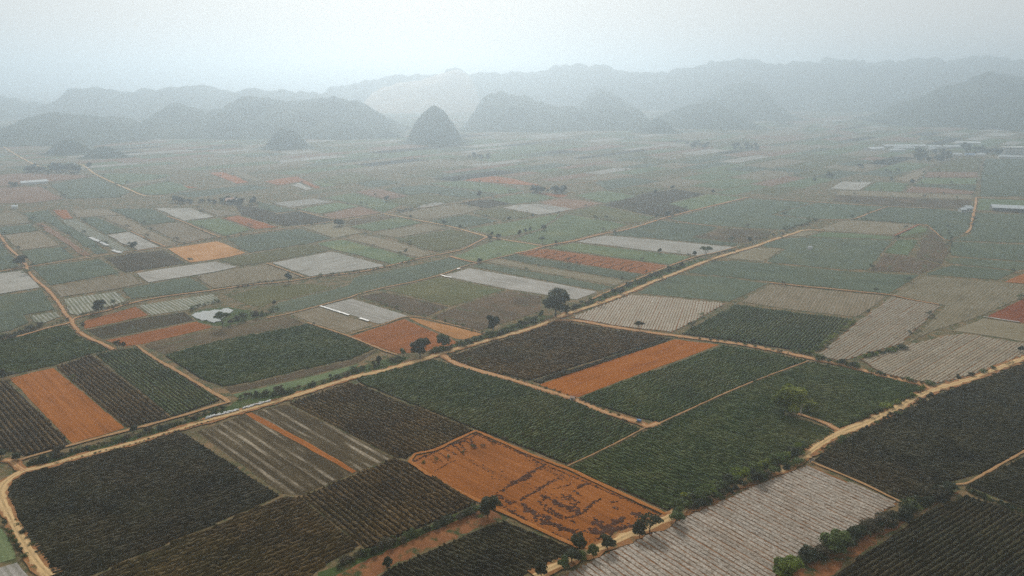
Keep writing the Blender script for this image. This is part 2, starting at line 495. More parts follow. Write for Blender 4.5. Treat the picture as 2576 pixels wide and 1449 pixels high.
def spans(loc, y):
    xs = []
    for i in range(len(loc)):
        (x0, y0), (x1, y1) = loc[i], loc[(i + 1) % len(loc)]
        if (y0 <= y) != (y1 <= y): xs.append(x0 + (y - y0) / (y1 - y0) * (x1 - x0))
    xs.sort()
    return list(zip(xs[::2], xs[1::2]))
def row_mesh(segs, spacing, width, height, step, kind):
    """ridges of plants along local X, as one vertex/face list"""
    V, F = [], []
    prof = {'plant': [(-0.5, 0.0), (-0.36, 0.62), (-0.08, 1.0), (0.2, 0.86), (0.5, 0.0)],
            'bed': [(-0.5, 0.0), (-0.4, 0.75), (0.0, 1.0), (0.4, 0.75), (0.5, 0.0)]}[kind]
    jz, jy = (0.26, 0.08) if kind == 'plant' else (0.2, 0.05)
    px, pz = np.array([p[0] for p in prof]), np.array([p[1] for p in prof])
    for x0, x1, y in segs:
        n = max(2, int((x1 - x0) / step) + 1)
        xs = np.linspace(x0, x1, n)[:, None] + RNG.normal(0, step * 0.2, (n, 5))
        wob = np.interp(np.linspace(0, 1, n), np.linspace(0, 1, max(2, n // 14)), RNG.normal(0, spacing * 0.05, max(2, n // 14)))[:, None]
        ys = y + wob + px[None, :] * width + RNG.normal(0, width * jy, (n, 5))
        thin = np.clip(1.0 + RNG.normal(0, jz, (n, 1)), 0.25, 1.8)
        zs = pz[None, :] * height * thin * np.clip(1 + RNG.normal(0, jz * 0.6, (n, 5)), 0.3, 1.8)
        zs[:, 0] = zs[:, 4] = -0.02
        b = len(V)
        V += np.stack([xs, ys, zs], -1).reshape(-1, 3).tolist()
        for i in range(n - 1):
            q = b + i * 5
            F += [(q + j, q + 5 + j, q + 6 + j, q + j + 1) for j in range(4)]
    return V, F

# ---------------------------------------------------------------- ground: one sheet under everything
GX, GY0, GY1 = 9000, -500, 12000
gv, gf = [], []
NX, NY = 90, 70
for j in range(NY + 1):
    for i in range(NX + 1):
        gv.append((-GX + 2 * GX * i / NX, GY0 + (GY1 - GY0) * j / NY, 0))
for j in range(NY):
    for i in range(NX):
        a = j * (NX + 1) + i
        gf.append((a, a + 1, a + NX + 2, a + NX + 1))
tag(mesh_obj("ground", gv, gf, M['ground']), kind="structure")

# ---------------------------------------------------------------- fields
# kind | outline (photograph survey points) | a line along the drills | drills: n none, j joined, s single objects | label
FIELDS = """
dk|64,1192 230,1150 342,1122 461,1087 708,1247 491,1340 321,1408 222,1453 140,1472 105,1410 60,1345 36,1298 14,1250 18,1224|125,1172 461,1080|s|large charcoal green crop field inside the bend of the sandy road
br|708,1250 757,1250 908,1372 860,1400 800,1438 752,1482 185,1482 222,1456 321,1410 491,1342|125,1172 461,1080|s|brown crop field with long drills at the lower edge below the charcoal field
br|757,1249 875,1200 990,1151 1022,1160 1203,1268 1060,1328 973,1365 920,1388 908,1372|757,1249 908,1372|s|brown ridged crop field left of the patchy orange field
st|490,1087 600,1047 640,1036 700,1021 722,1016 860,1084 990,1151 875,1199 757,1248 708,1244|500,1090 708,1243|n|pale streaked stubble field split by an orange strip
br|726,1014 810,986 880,962 905,969 1050,1025 1194,1083 1094,1132 1044,1140 1020,1157 990,1149 860,1082|726,1015 990,1150|s|brown crop field between the stubble and the smooth green field
gn|893,953 1000,927 1090,904 1150,921 1286,960 1352,981 1439,1008 1520,1042 1613,1079 1530,1125 1428,1171 1196,1081 1050,1023 907,966|340,1115 521,1060|j|green crop field below the junction of the sandy road and orange track
gn|1630,1080 1690,1054 1868,974 2034,911 2115,925 2230,952 2311,972 2300,996 2177,1058 2112,1082 2072,1062 2005,1040 1975,1036 1975,1046 2020,1056 2106,1090 2034,1135 1980,1158 1817,1226 1749,1256 1680,1288 1428,1177 1530,1128|1428,1178 1673,1292|j|broad dull green crop field with the bright round tree
br|1120,900 1200,874 1300,845 1400,810 1450,815 1535,829 1680,849 1640,863 1335,958 1286,948 1211,930|1120,898 1351,965|j|brown green crop field above the bright orange strip
dk|1680,850 1697,851 1640,873 1358,966 1336,960 1500,908|1351,967 1698,851|j|narrow dark crop strip along the bright orange field
rs|1352,968 1500,916 1698,853 1812,867 1740,895 1600,945 1455,1000 1439,998 1400,984|1351,967 1698,851|n|bright orange bare strip field between two dark crop fields
gn|1455,1003 1600,948 1740,898 1816,869 1893,880 2034,908 1868,971 1690,1050 1655,1064 1600,1052 1500,1021|1455,1003 1814,868|j|green field with strong drills right of the bright orange strip
wh|2030,1168 2130,1210 2262,1268 2200,1308 2140,1338 2060,1378 1990,1428 1935,1482 1375,1482 1413,1448 1530,1387 1640,1337 1760,1282 1930,1207|2030,1166 2262,1268|s|pale grey mulched field with clear drills beside the tree lined road
dk|2044,1160 2080,1128 2124,1102 2250,1048 2359,992 2472,954 2576,914 2625,896 2625,1110 2576,1136 2472,1192 2390,1214 2340,1238 2273,1264 2150,1208|2040,1163 2275,1266|s|large dark crop field right of the pale mulched field
dk|2427,1222 2472,1199 2560,1155 2625,1118 2625,1312 2576,1284 2529,1262|2427,1227 2576,1287|s|dark crop field at the right edge above the low hedge
dk|2430,1246 2500,1268 2625,1318 2625,1482 2052,1482 2090,1450 2160,1402 2264,1332 2336,1287|2160,1400 2430,1245|s|dark crop field with diagonal drills in the lower right corner
dk|1264,1312 1350,1344 1440,1381 1460,1390 1400,1415 1330,1443 1270,1482 915,1482 984,1428 1100,1377 1211,1328|1264,1310 1440,1380|s|dark crop field at the lower edge below the patchy orange field
or|1034,1163 1046,1146 1094,1136 1196,1088 1300,1130 1428,1183 1552,1240 1664,1296 1628,1312 1560,1345 1482,1380 1443,1370 1352,1329 1249,1279 1135,1225 1075,1190|1196,1088 1664,1296|n|orange bare field with dark burnt patches
or|612,1040 634,1037 662,1051 780,1114 901,1186 886,1192 750,1116 644,1061|612,1040 886,1192|n|thin orange bare strip inside the stubble field
wh|-30,1432 0,1426 46,1413 78,1450 95,1482 -30,1482|0,1426 40,1482|n|small pale mulched corner at the lower left edge
gn|-30,1330 0,1322 20,1345 40,1385 45,1405 0,1418 -30,1425|0,1330 45,1405|n|small weedy green corner at the left edge of the road bend
br|-30,962 0,960 18,956 100,1037 181,1119 140,1130 106,1138 60,1150 0,1132 -30,1128|20,953 181,1118|s|brown crop field at the left edge beside an orange field
or|22,952 80,937 136,925 230,1003 317,1077 250,1098 181,1117 100,1034|20,951 181,1118|n|orange bare field near the left edge
br|140,924 232,892 330,970 435,1051 330,1075 319,1076 230,1001|140,923 319,1076|s|brown ridged crop field right of the left orange field
gn|240,891 286,883 345,874 385,906 453,943 529,989 556,1008 540,1014 437,1050 330,968|240,890 437,1050|s|green ridged crop field ending at the left track corner
gn|-30,865 0,858 55,848 124,828 174,817 185,828 204,847 232,860 259,871 281,881 240,889 138,920 20,947 0,953 -30,956|0,950 138,920|j|green field at the left edge above the ridged brown plots
wd|357,870 385,859 470,843 550,827 650,804 721,791 773,813 700,830 640,839 560,856 480,872 412,894|357,871 721,791|n|weedy brown strip under the pond
gn|413,896 480,874 560,858 640,841 700,832 775,815 872,848 943,878 880,905 760,930 640,960 560,974 500,953|412,895 775,815|j|green and dark crop field with dry scars left of the orange plot
wd|562,976 640,962 760,932 880,907 945,880 952,882 905,912 800,940 700,963 580,990|562,976 945,880|n|dry weedy band along the green field
gn|583,992 700,966 800,943 905,914 900,922 840,948 720,984 640,1000 600,1004|583,992 900,914|n|green verge strip above the sandy road
or|212,806 280,788 344,770 377,793 300,811 236,824 209,829 203,817|212,806 344,770|n|orange plot beside the junction by the dark tree
ws|345,769 440,753 539,739 562,759 473,780 380,794|345,769 390,800|n|white striped mulched plot above the pond
br|212,831 300,813 379,796 467,784 484,800 493,806 380,830 256,855|212,831 379,796|n|brown plot between two orange plots by the pond
or|258,857 380,832 495,808 541,823 450,846 360,867 313,873 286,866|258,857 495,808|n|long orange plot under the pond
ol|572,746 644,724 720,716 787,713 845,724 760,745 690,760 660,774 620,768|572,746 787,713|n|olive meadow right of the pond
dk|674,789 700,760 760,746 836,729 876,716 890,698 974,682 1060,663 1133,647 1195,662 1180,669 1106,690 1040,708 960,723 886,744 809,766 740,783|809,767 1106,691|n|long curving slate green field
tn|727,791 765,781 805,771 880,796 947,817 867,840 776,812|806,771 949,817|n|olive and white mulched plot left of the bright mulched plot
wh|808,770 850,759 886,750 960,773 1031,795 960,815 949,816|806,769 960,816|n|bright white mulched plot with plastic sheeting
or|880,846 920,833 960,821 1018,802 1056,820 1100,838 1140,855 1158,863 1073,885 1002,891 940,870 891,852|878,845 1018,802|n|bright orange bare plot with dark trees at its lower edge
tr|1022,800 1035,798 1128,817 1222,841 1166,856 1142,853 1100,836 1060,818|1025,800 1224,841|n|pale tan wedge joined to the bright orange plot
wd|900,745 966,735 1050,752 1131,772 1080,796 1037,793|900,745 1037,793|n|weedy brown fallow plot with green clumps
ol|968,730 1040,713 1106,696 1190,713 1272,729 1200,752 1136,771 1050,750|1106,695 1274,729|n|olive green plot above the brown fallow
wd|1083,797 1139,774 1200,754 1274,732 1320,738 1366,745 1361,784 1290,807 1200,835 1128,814|1274,731 1366,745|n|brown plot left of the giant dark tree
wh|1111,694 1180,674 1288,693 1400,713 1506,734 1453,755 1368,742 1274,728 1190,711|1111,694 1274,729|n|long white mulched plot behind the giant dark tree
dk|1184,671 1216,661 1288,674 1420,698 1547,722 1508,732 1400,711 1288,690|1184,671 1508,733|n|long dark strip above the long white mulched plot
tn|1219,659 1250,651 1288,658 1430,682 1578,707 1549,719 1420,696 1288,672|1219,659 1549,720|n|long tan strip between two dark strips
dk|1254,650 1294,641 1450,665 1618,691 1582,705 1430,680 1288,655|1254,650 1582,706|n|long dark strip under the orange striped plot
or|1297,639 1343,629 1372,626 1530,647 1685,668 1622,691 1450,663|1297,639 1622,691|n|long orange plot crossed by dark streaks
gn|1376,624 1442,611 1600,629 1743,646 1687,666 1530,645|1376,624 1687,666|n|long dark green strip above the orange streaked plot
wh|1448,608 1480,600 1522,592 1690,606 1850,622 1800,636 1755,644 1600,627|1448,608 1755,644|n|long pale strip left of the road fork
dk|1532,590 1600,570 1659,555 1740,564 1808,572 1780,585 1739,597 1800,605 1858,612 1852,620 1690,604|1532,590 1852,620|n
wd|1741,597 1780,586 1812,574 1880,577 1946,581 1934,596 1872,612|1741,597 1872,612|n
gn|1296,602 1330,587 1362,579 1400,552 1424,538 1500,551 1583,566 1500,588 1440,603 1376,616 1330,610|1424,538 1583,566|n
gn|1174,577 1220,569 1276,560 1340,549 1413,537 1395,553 1360,577 1300,590 1268,596 1245,593|1174,577 1413,537|n
gn|1254,602 1290,608 1352,617 1366,621 1330,632 1294,639 1216,657 1201,660 1138,646 1196,622|1254,602 1366,621|n|green plot left of the road fork
tn|1824,649 1860,635 1898,623 1971,626 1945,645 1920,658 1870,654|1824,649 1920,658|n
dk|1911,619 1964,600 2022,597 2140,601 2245,605 2210,650 2184,679 2115,678 2000,666 1925,659 1973,627|1973,627 1925,659|n
gn|2026,596 2072,583 2160,588 2249,595 2243,603 2130,599|2026,596 2243,603|n
dk|1724,686 1760,670 1797,656 1860,657 1920,662 2030,672 2115,681 2192,687 2317,692 2237,740 2090,724 1939,709 1830,696|1939,709 2237,740|n
dk|1597,738 1640,716 1704,691 1830,698 1935,714 1885,738 1835,760 1710,748|1597,738 1835,760|n
tn|1432,800 1500,773 1585,741 1710,751 1830,763 1760,803 1693,838 1620,830 1535,819|1585,740 1535,822|j|tan mulched field beside the giant dark tree
gn|1707,841 1780,802 1852,765 1870,769 2000,786 2148,803 2095,847 2040,890 1960,877 1893,866 1790,852|1760,850 1870,769|j|deep green ridged field bordered by a bright green hedge
tn|1860,760 1900,735 1938,715 2090,731 2233,745 2195,775 2157,799 2000,781|1938,715 1900,760|n
tn|2242,747 2300,757 2369,769 2325,815 2270,866 2190,890 2116,911 2051,896 2105,850 2163,803|2369,769 2190,890|j|tan striped field above the roadside bushes
tn|2247,742 2280,718 2320,695 2418,701 2520,710 2625,720 2625,727 2540,765 2475,794 2400,818 2350,834 2279,866 2330,815 2375,769|2320,695 2247,742|n
rd|2478,797 2540,766 2625,728 2625,822 2550,810|2478,797 2625,728|n|red bare field cut by the right edge
tn|2472,800 2550,812 2625,824 2625,869 2530,853 2430,837 2385,834|2472,800 2625,824|n|pale tan mulched field under the red field
tn|2162,904 2240,885 2279,869 2390,843 2430,840 2530,856 2625,872 2625,876 2472,934 2415,954 2350,967 2280,955 2214,939|2214,939 2390,843|s|tan drilled field beside the right sandy road
dk|2325,690 2360,677 2394,667 2480,674 2560,683 2513,705 2418,698|2325,690 2513,705|n
or|2522,710 2560,693 2625,666 2625,719|2522,710 2625,719|n|orange bare wedge at the right edge
dk|2381,662 2398,648 2480,653 2625,664 2590,676 2560,681 2480,672|2381,662 2560,681|n
dk|2390,643 2388,625 2392,608 2480,611 2625,618 2625,661 2500,652|2392,608 2390,643|n
wd|2315,602 2335,588 2349,581 2374,602 2386,622 2386,642 2374,664 2330,655 2304,648|2349,581 2304,648|n
gn|2255,603 2312,603 2300,625 2287,642 2253,640 2222,635|2312,603 2287,642|n
wd|2222,638 2253,642 2287,645 2330,657 2372,667 2319,688 2240,684 2184,682|2222,638 2184,682|n
tn|2064,575 2095,563 2125,554 2210,558 2306,566 2275,581 2249,592 2150,586 2076,581|2125,554 2076,581|n
gn|2256,594 2285,581 2313,567 2338,577 2313,597|2256,594 2313,567|n
tn|1975,596 2000,586 2022,581 2068,583 2024,595|1975,596 2068,583|n
ol|2342,580 2330,588 2316,600 2256,597 2310,585|2256,597 2342,580|n
dk|2149,552 2190,536 2233,521 2300,523 2357,526 2445,535 2438,580 2428,586 2392,604 2376,603 2330,565 2310,563 2220,557|2233,521 2149,552|n
dk|2453,536 2530,538 2625,540 2625,615 2510,609 2394,605 2440,588|2453,536 2440,588|n
dk|2051,510 2130,514 2223,521 2180,537 2141,552 2060,552 1950,539 2000,524|2051,510 1950,539|n
wd|2098,492 2250,497 2446,504 2440,527 2357,523 2230,518 2092,506|2098,492 2440,527|n
tn|2109,481 2176,480 2269,485 2360,488 2449,491 2446,502 2260,496 2098,491|2109,481 2446,502|n
wh|2117,457 2196,458 2180,469 2163,479 2087,475|2117,457 2087,475|n
gn|2203,458 2250,459 2289,463 2268,483 2169,479|2203,458 2268,483|n
pk|2291,469 2370,474 2453,482 2446,489 2360,487 2272,484|2291,469 2446,489|n|orange pink far plot near the right dirt road
dk|2298,464 2380,465 2457,466 2454,480 2370,472 2294,468|2298,464 2454,480|n
gn|2325,448 2390,448 2460,449 2457,464 2300,463|2325,448 2457,464|n
pk|2331,433 2400,433 2462,434 2461,447 2325,446|2331,433 2461,447|n|pink bare far plot near the right edge
tn|2331,422 2320,446 2292,459 2249,452 2290,436|2331,422 2249,452|n
ol|2337,424 2375,410 2418,397 2471,399 2462,432 2333,431|2337,424 2462,432|n
dk|2477,400 2540,400 2625,401 2625,495 2540,494 2463,494 2468,440|2477,400 2463,494|n
gn|2462,500 2540,503 2625,506 2625,530 2540,529 2456,530|2462,500 2625,506|n
dk|1677,552 1780,525 1888,500 1960,505 2043,510 1990,525 1942,540 2048,553 1985,578 1950,577 1815,569 1748,562|1677,552 1888,500|n
ol|1423,535 1470,526 1515,517 1580,532 1650,548 1620,558 1588,563 1500,549|1515,517 1650,548|n
br|1517,516 1560,503 1620,487 1700,476 1775,488 1690,509 1736,530 1668,547 1600,534|1620,487 1517,516|n
gn|1779,489 1830,493 1878,498 1800,515 1743,529 1680,513|1779,489 1680,513|n
pk|1354,509 1412,499 1470,505 1517,512 1460,524 1420,533|1354,509 1517,512|n
wh|1290,517 1320,514 1352,512 1400,519 1445,526 1395,536 1357,541 1320,530|1290,517 1357,541|n
gn|1235,503 1288,491 1335,485 1396,498 1350,507 1290,514|1235,503 1396,498|n
or|1338,483 1380,486 1432,491 1420,497 1402,497|1338,483 1432,491|n|small bright orange far plot beside a grove
gn|1444,492 1480,486 1525,480 1570,487 1602,494 1560,505 1520,511 1480,501|1444,492 1520,511|n
ol|1530,479 1560,473 1599,469 1640,472 1683,476 1618,486 1604,492|1530,479 1683,476|n
dk|1494,459 1540,452 1579,447 1620,450 1665,455 1630,462 1596,467 1527,478|1494,459 1665,455|n
or|662,457 700,450 748,444 780,459 807,472 794,475 754,458 700,467|662,457 748,444|n|orange far plot left of centre
wh|731,465 754,460 788,476 768,479|731,465 788,476|n
gn|783,457 806,456 851,466 812,472|783,457 851,466|n
ol|785,456 830,445 883,432 920,440 957,450 920,457 889,461 840,464|785,456 957,450|n
dk|892,462 920,457 960,451 985,455 1010,459 970,467 935,472|892,462 1010,459|n
or|1161,454 1200,448 1241,443 1288,449 1364,467 1348,468 1249,461|1161,454 1364,467|n|long orange far plot behind the white far plot
wh|680,512 730,506 790,500 843,509 780,516 727,522|680,512 843,509|n
dk|646,506 677,513 726,525 746,530 704,535 646,525|646,506 746,530|n
gn|751,527 800,518 847,510 903,519 850,530 806,538|751,527 903,519|n
pk|809,541 860,530 908,520 961,536 900,545 847,553|809,541 961,536|n
br|646,549 704,538 746,532 800,544 840,554 812,560 750,566 715,570|646,549 840,554|n
or|556,549 600,542 650,556 704,572 670,575 641,577 600,563|556,549 704,572|n|orange plot in the left middle distance
gn|812,498 850,491 891,485 950,499 1010,514 990,525 966,535 913,518|812,498 1010,514|n
pk|892,483 925,478 960,476 1027,494 1000,499 968,502|892,483 1027,494|n
ol|972,505 1020,495 1073,487 1130,494 1178,501 1110,512 1043,523|972,505 1178,501|n
dk|964,476 1020,469 1073,465 1160,476 1253,490 1188,501 1073,485 1030,492|964,476 1253,490|n
gn|1077,462 1120,458 1158,455 1249,464 1320,481 1257,489 1160,474|1077,462 1320,481|n
tn|996,538 1070,525 1147,514 1218,525 1172,538 1120,546 1077,555|996,538 1218,525|n
br|1153,512 1190,506 1232,502 1288,512 1227,524|1153,512 1288,512|n
dk|1082,556 1130,547 1175,540 1255,556 1210,565 1165,574 1115,565|1082,556 1255,556|n
ol|1187,536 1220,529 1260,524 1350,542 1310,548 1267,556|1187,536 1350,542|n
wh|1263,523 1290,517 1315,514 1352,521 1406,534 1352,540|1263,523 1406,534|n
wd|867,557 920,548 966,542 996,546 930,558 880,568|867,557 996,546|n
gn|876,571 940,559 1004,547 1064,561 1000,573 941,582|876,571 1064,561|n
tn|942,586 1010,574 1073,564 1130,575 1060,588 1001,599 960,593|942,586 1130,575|n
ol|996,602 1060,590 1136,577 1180,587 1220,597 1190,612 1155,625 1095,634 1051,621|996,602 1136,577|n|yellow green meadow beside the pale track
tn|760,572 800,566 838,562 880,573 911,586 875,593 840,600 800,586|760,572 911,586|n
tn|868,601 890,595 913,590 990,607 1051,625 1091,640 1053,649 960,625|868,601 1053,649|n
dk|568,601 644,590 753,575 800,588 836,600 781,612 700,625 627,636 600,622|568,601 836,600|n|dark slate plot right of the peach bare plot
gn|794,613 830,607 864,603 960,627 1045,651 985,667 968,660 836,628|794,613 985,667|n
ol|545,654 626,640 700,628 782,615 829,630 750,646 671,661 602,670|545,654 829,630|n
wh|681,662 760,647 836,633 910,652 977,670 880,683 777,697 730,680|836,633 681,662|n|wide white mulched plot left of the slate field
tn|487,697 545,685 605,674 671,665 715,680 759,698 700,706 644,713 536,727|605,674 536,727|n
dk|303,729 390,712 476,697 505,712 532,728 430,742 328,753|303,729 476,697|n|dark green plot among mulched plots on the left
wh|340,688 440,672 539,658 600,672 540,685 481,695 371,712|539,658 600,672|n
tn|124,723 225,705 330,689 364,713 300,727 152,749|330,689 364,713|n
ws|157,753 225,743 294,733 323,757 270,774 192,795 171,790|157,753 190,795|n
dk|78,673 165,662 253,652 305,687 215,703 124,719 100,697|78,673 124,719|n|slate green plot beside the left dirt road
br|259,649 340,638 413,629 470,662 390,675 315,686|259,649 315,686|n
tr|419,626 480,617 547,607 621,637 580,647 540,654 477,662|419,626 547,607|n|peach coloured bare plot in the left middle
wh|-40,694 0,688 60,681 104,724 0,741 -40,748|0,690 60,681|n
dk|-40,751 0,745 107,729 143,779 63,793 78,811 30,832 0,837 -40,846|107,729 143,779|n
ws|70,796 144,784 155,797 110,815 84,812|70,796 90,815|n
dk|-40,600 0,608 41,651 50,670 0,680 -40,688|0,608 41,651|n
dk|50,633 100,626 156,622 192,648 130,659 84,668 66,650|50,633 84,668|n
tn|6,593 60,587 107,582 153,618 100,625 47,631 25,612|6,593 47,631|n
pk|88,564 109,561 170,599 233,643 206,645 160,612|88,564 206,645|n
dk|57,537 121,529 154,557 220,595 276,635 242,641 180,598 114,558 84,560|121,529 276,635|n
tn|-40,541 0,537 51,536 80,560 0,569 -40,574|0,537 80,560|n
dk|-40,577 0,572 79,564 100,580 50,586 0,592 -40,597|0,572 100,580|n
or|126,528 170,528 188,550 158,552|126,528 188,550|n|small orange plot in the hazy left distance
tn|176,528 267,526 305,541 246,545 193,549|176,528 305,541|n
ws|150,556 193,551 260,590 330,630 301,636 210,592|150,556 301,636|n|white striped far plot with plastic sheets on the left
dk|198,550 245,546 325,582 263,590|198,550 263,590|n
tn|251,545 305,543 380,580 447,615 415,621 330,581|251,545 415,621|n
wh|267,592 327,584 404,621 345,630|267,592 345,630|n
dk|271,526 380,525 447,557 364,567 310,542|271,526 364,567|n
tn|370,570 451,560 545,597 453,613|370,570 453,613|n
wh|386,524 481,524 542,546 461,556|386,524 461,556|n
gn|465,557 553,549 634,578 567,595|465,557 567,595|n
tn|488,524 576,530 597,540 549,545|488,524 549,545|n
br|590,517 640,521 698,537 650,549 685,565 605,541|590,517 685,565|n
pk|-40,441 0,440 55,436 237,442 195,450 116,459 0,469 -40,470|0,440 237,442|n|pinkish bare far plot in the left haze
dk|124,465 180,454 239,445 285,463 330,482 300,497 165,500|124,465 165,500|n
pk|-40,474 0,472 104,470 162,501 80,511 0,512 -40,513|0,472 162,501|n
gn|248,437 330,436 440,441 370,455 302,466 270,451|248,437 440,441|n
tn|308,464 360,455 410,449 420,454 365,463 316,469|308,464 420,454|n
gn|325,476 421,456 500,473 450,483 412,490 365,490|325,476 500,473|n
or|457,465 501,473 473,475|457,465 501,473|n
or|523,435 562,433 600,446 627,459 594,463 560,449|523,435 594,463|n|orange far plot in the left haze
tn|583,429 600,430 661,454 633,458 600,444|583,429 661,454|n
wh|1045,523 1062,516 1084,511 1110,510 1124,512 1100,518 1070,523|1045,523 1124,512|n|pale crumpled far plot beside the earth road
wh|2459,329 2500,327 2530,328 2500,333|2459,329 2530,328|n
wh|2450,342 2500,334 2564,335 2540,343|2450,342 2564,335|n
"""
WORLD_POLYS = []
SPACING = {'dk': 1.5, 'gn': 1.5, 'br': 1.75, 'wh': 1.65, 'tn': 1.4}
FIELD_NAME = {'rs': 'bare_soil_field', 'or': 'bare_soil_field', 'rd': 'bare_soil_field', 'tr': 'bare_soil_field', 'pk': 'bare_soil_field', 'wh': 'mulched_field',
              'tn': 'mulched_field', 'ws': 'mulched_field', 'wd': 'weedy_field', 'st': 'stubble_field'}
BURNT_FIELD = STREAKED_FIELD = None
for i, line in enumerate(FIELDS.strip().splitlines()):
    c = line.split('|')
    kind, px = c[0], P(c[1])
    wp = [tuple(ground(x, y).xy) for x, y in px]
    r = [ground(x, y) for x, y in P(c[2])]
    ang = math.atan2(r[1].y - r[0].y, r[1].x - r[0].x)
    far = min(Vector(p).length for p in wp)
    if c[3] == 'n': kind = {'dk': 'sl', 'gn': 'gm'}.get(kind, kind)      # out on the plain: lighter crop copies, haze brightness put into their colour
    wp = inset(wp, 0.35 if far < 350 else 0.8)
    WORLD_POLYS.append(wp)
    sheet_mat = M[kind] if c[3] == 'n' else M['furrow' if kind in ('wh', 'tn') else 'shaded_bedsoil']
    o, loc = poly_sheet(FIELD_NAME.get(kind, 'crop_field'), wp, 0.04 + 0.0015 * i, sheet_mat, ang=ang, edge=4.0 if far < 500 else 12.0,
                        jag=0.16 if far < 500 else 0.5)
    if len(c) > 4: tag(o, label=c[4])
    if c[0] == 'or' and 'burnt' in line: BURNT_FIELD = o
    if c[0] == 'or' and 'dark streaks' in line: STREAKED_FIELD = o
    if c[3] != 'n':
        sp = SPACING[kind]
        ys = np.arange(min(p[1] for p in loc) + 0.5 * sp, max(p[1] for p in loc), sp)
        segs = [(a + 0.3, b - 0.3, y) for y in ys for a, b in spans(loc, y) if b - a > 2.5]
        if kind in ('wh', 'tn'): prm = (sp, sp * 0.87, 0.2, 1.3, 'bed')
        else: prm = (sp, sp * (0.68 if kind != 'br' else 0.62), 0.62 if kind != 'br' else 0.72, 0.8 if c[3] == 's' else 1.0, 'plant')
        if c[3] == 's' and len(segs) <= 300:
            for sgm in segs:
                V, F = row_mesh([sgm], *prm)
                mesh_obj("crop_row", V, F, MR[kind], parent=o)
        else:
            V, F = row_mesh(segs, *prm)
            tag(mesh_obj("crop_rows", V, F, MR[kind], parent=o), kind="stuff")

# banks and scars that are neither field nor road
BANKS = """
redbank|1215,1275 1250,1290 1262,1308 1205,1326 1100,1375 984,1424 900,1482 770,1482 860,1440 950,1392 1075,1332
grassbank|1205,1270 1212,1280 1120,1322 1030,1362 940,1400 860,1440 790,1470 800,1440 915,1392 1060,1330
grassbank|600,1005 720,986 840,950 905,922 960,905 1000,896 1030,900 1010,912 920,940 830,962 720,998 620,1018 560,1030
grassbank|1076,890 1165,860 1230,844 1300,812 1360,792 1390,796 1300,833 1200,860 1110,888
grassbank|60,1172 190,1136 330,1100 453,1064 560,1028 600,1016 640,1016 560,1042 453,1074 330,1110 190,1147 80,1178
grassbank|1430,792 1500,764 1580,733 1690,688 1780,652 1760,650 1690,672 1610,705 1500,745 1440,776
grassbank|480,792 500,780 575,772 600,778 660,785 690,790 640,802 560,822 500,812
redbank|2130,1350 2230,1315 2330,1285 2400,1240 2425,1232 2330,1280 2262,1326 2158,1398 2080,1450 2000,1482 1950,1482 2010,1430 2070,1395
verge|1400,1425 1530,1384 1640,1333 1760,1280 1930,1205 2030,1163 2040,1140 1980,1166 1820,1230 1690,1296 1600,1338 1500,1378 1350,1446
"""
for i, line in enumerate(BANKS.strip().splitlines()):
    k, s = line.split('|')
    wp = [tuple(ground(x, y).xy) for x, y in P(s)]
    o, _ = poly_sheet("bank_ground", wp, 0.012 + 0.002 * i, M[k], edge=2.0, jag=0.35)

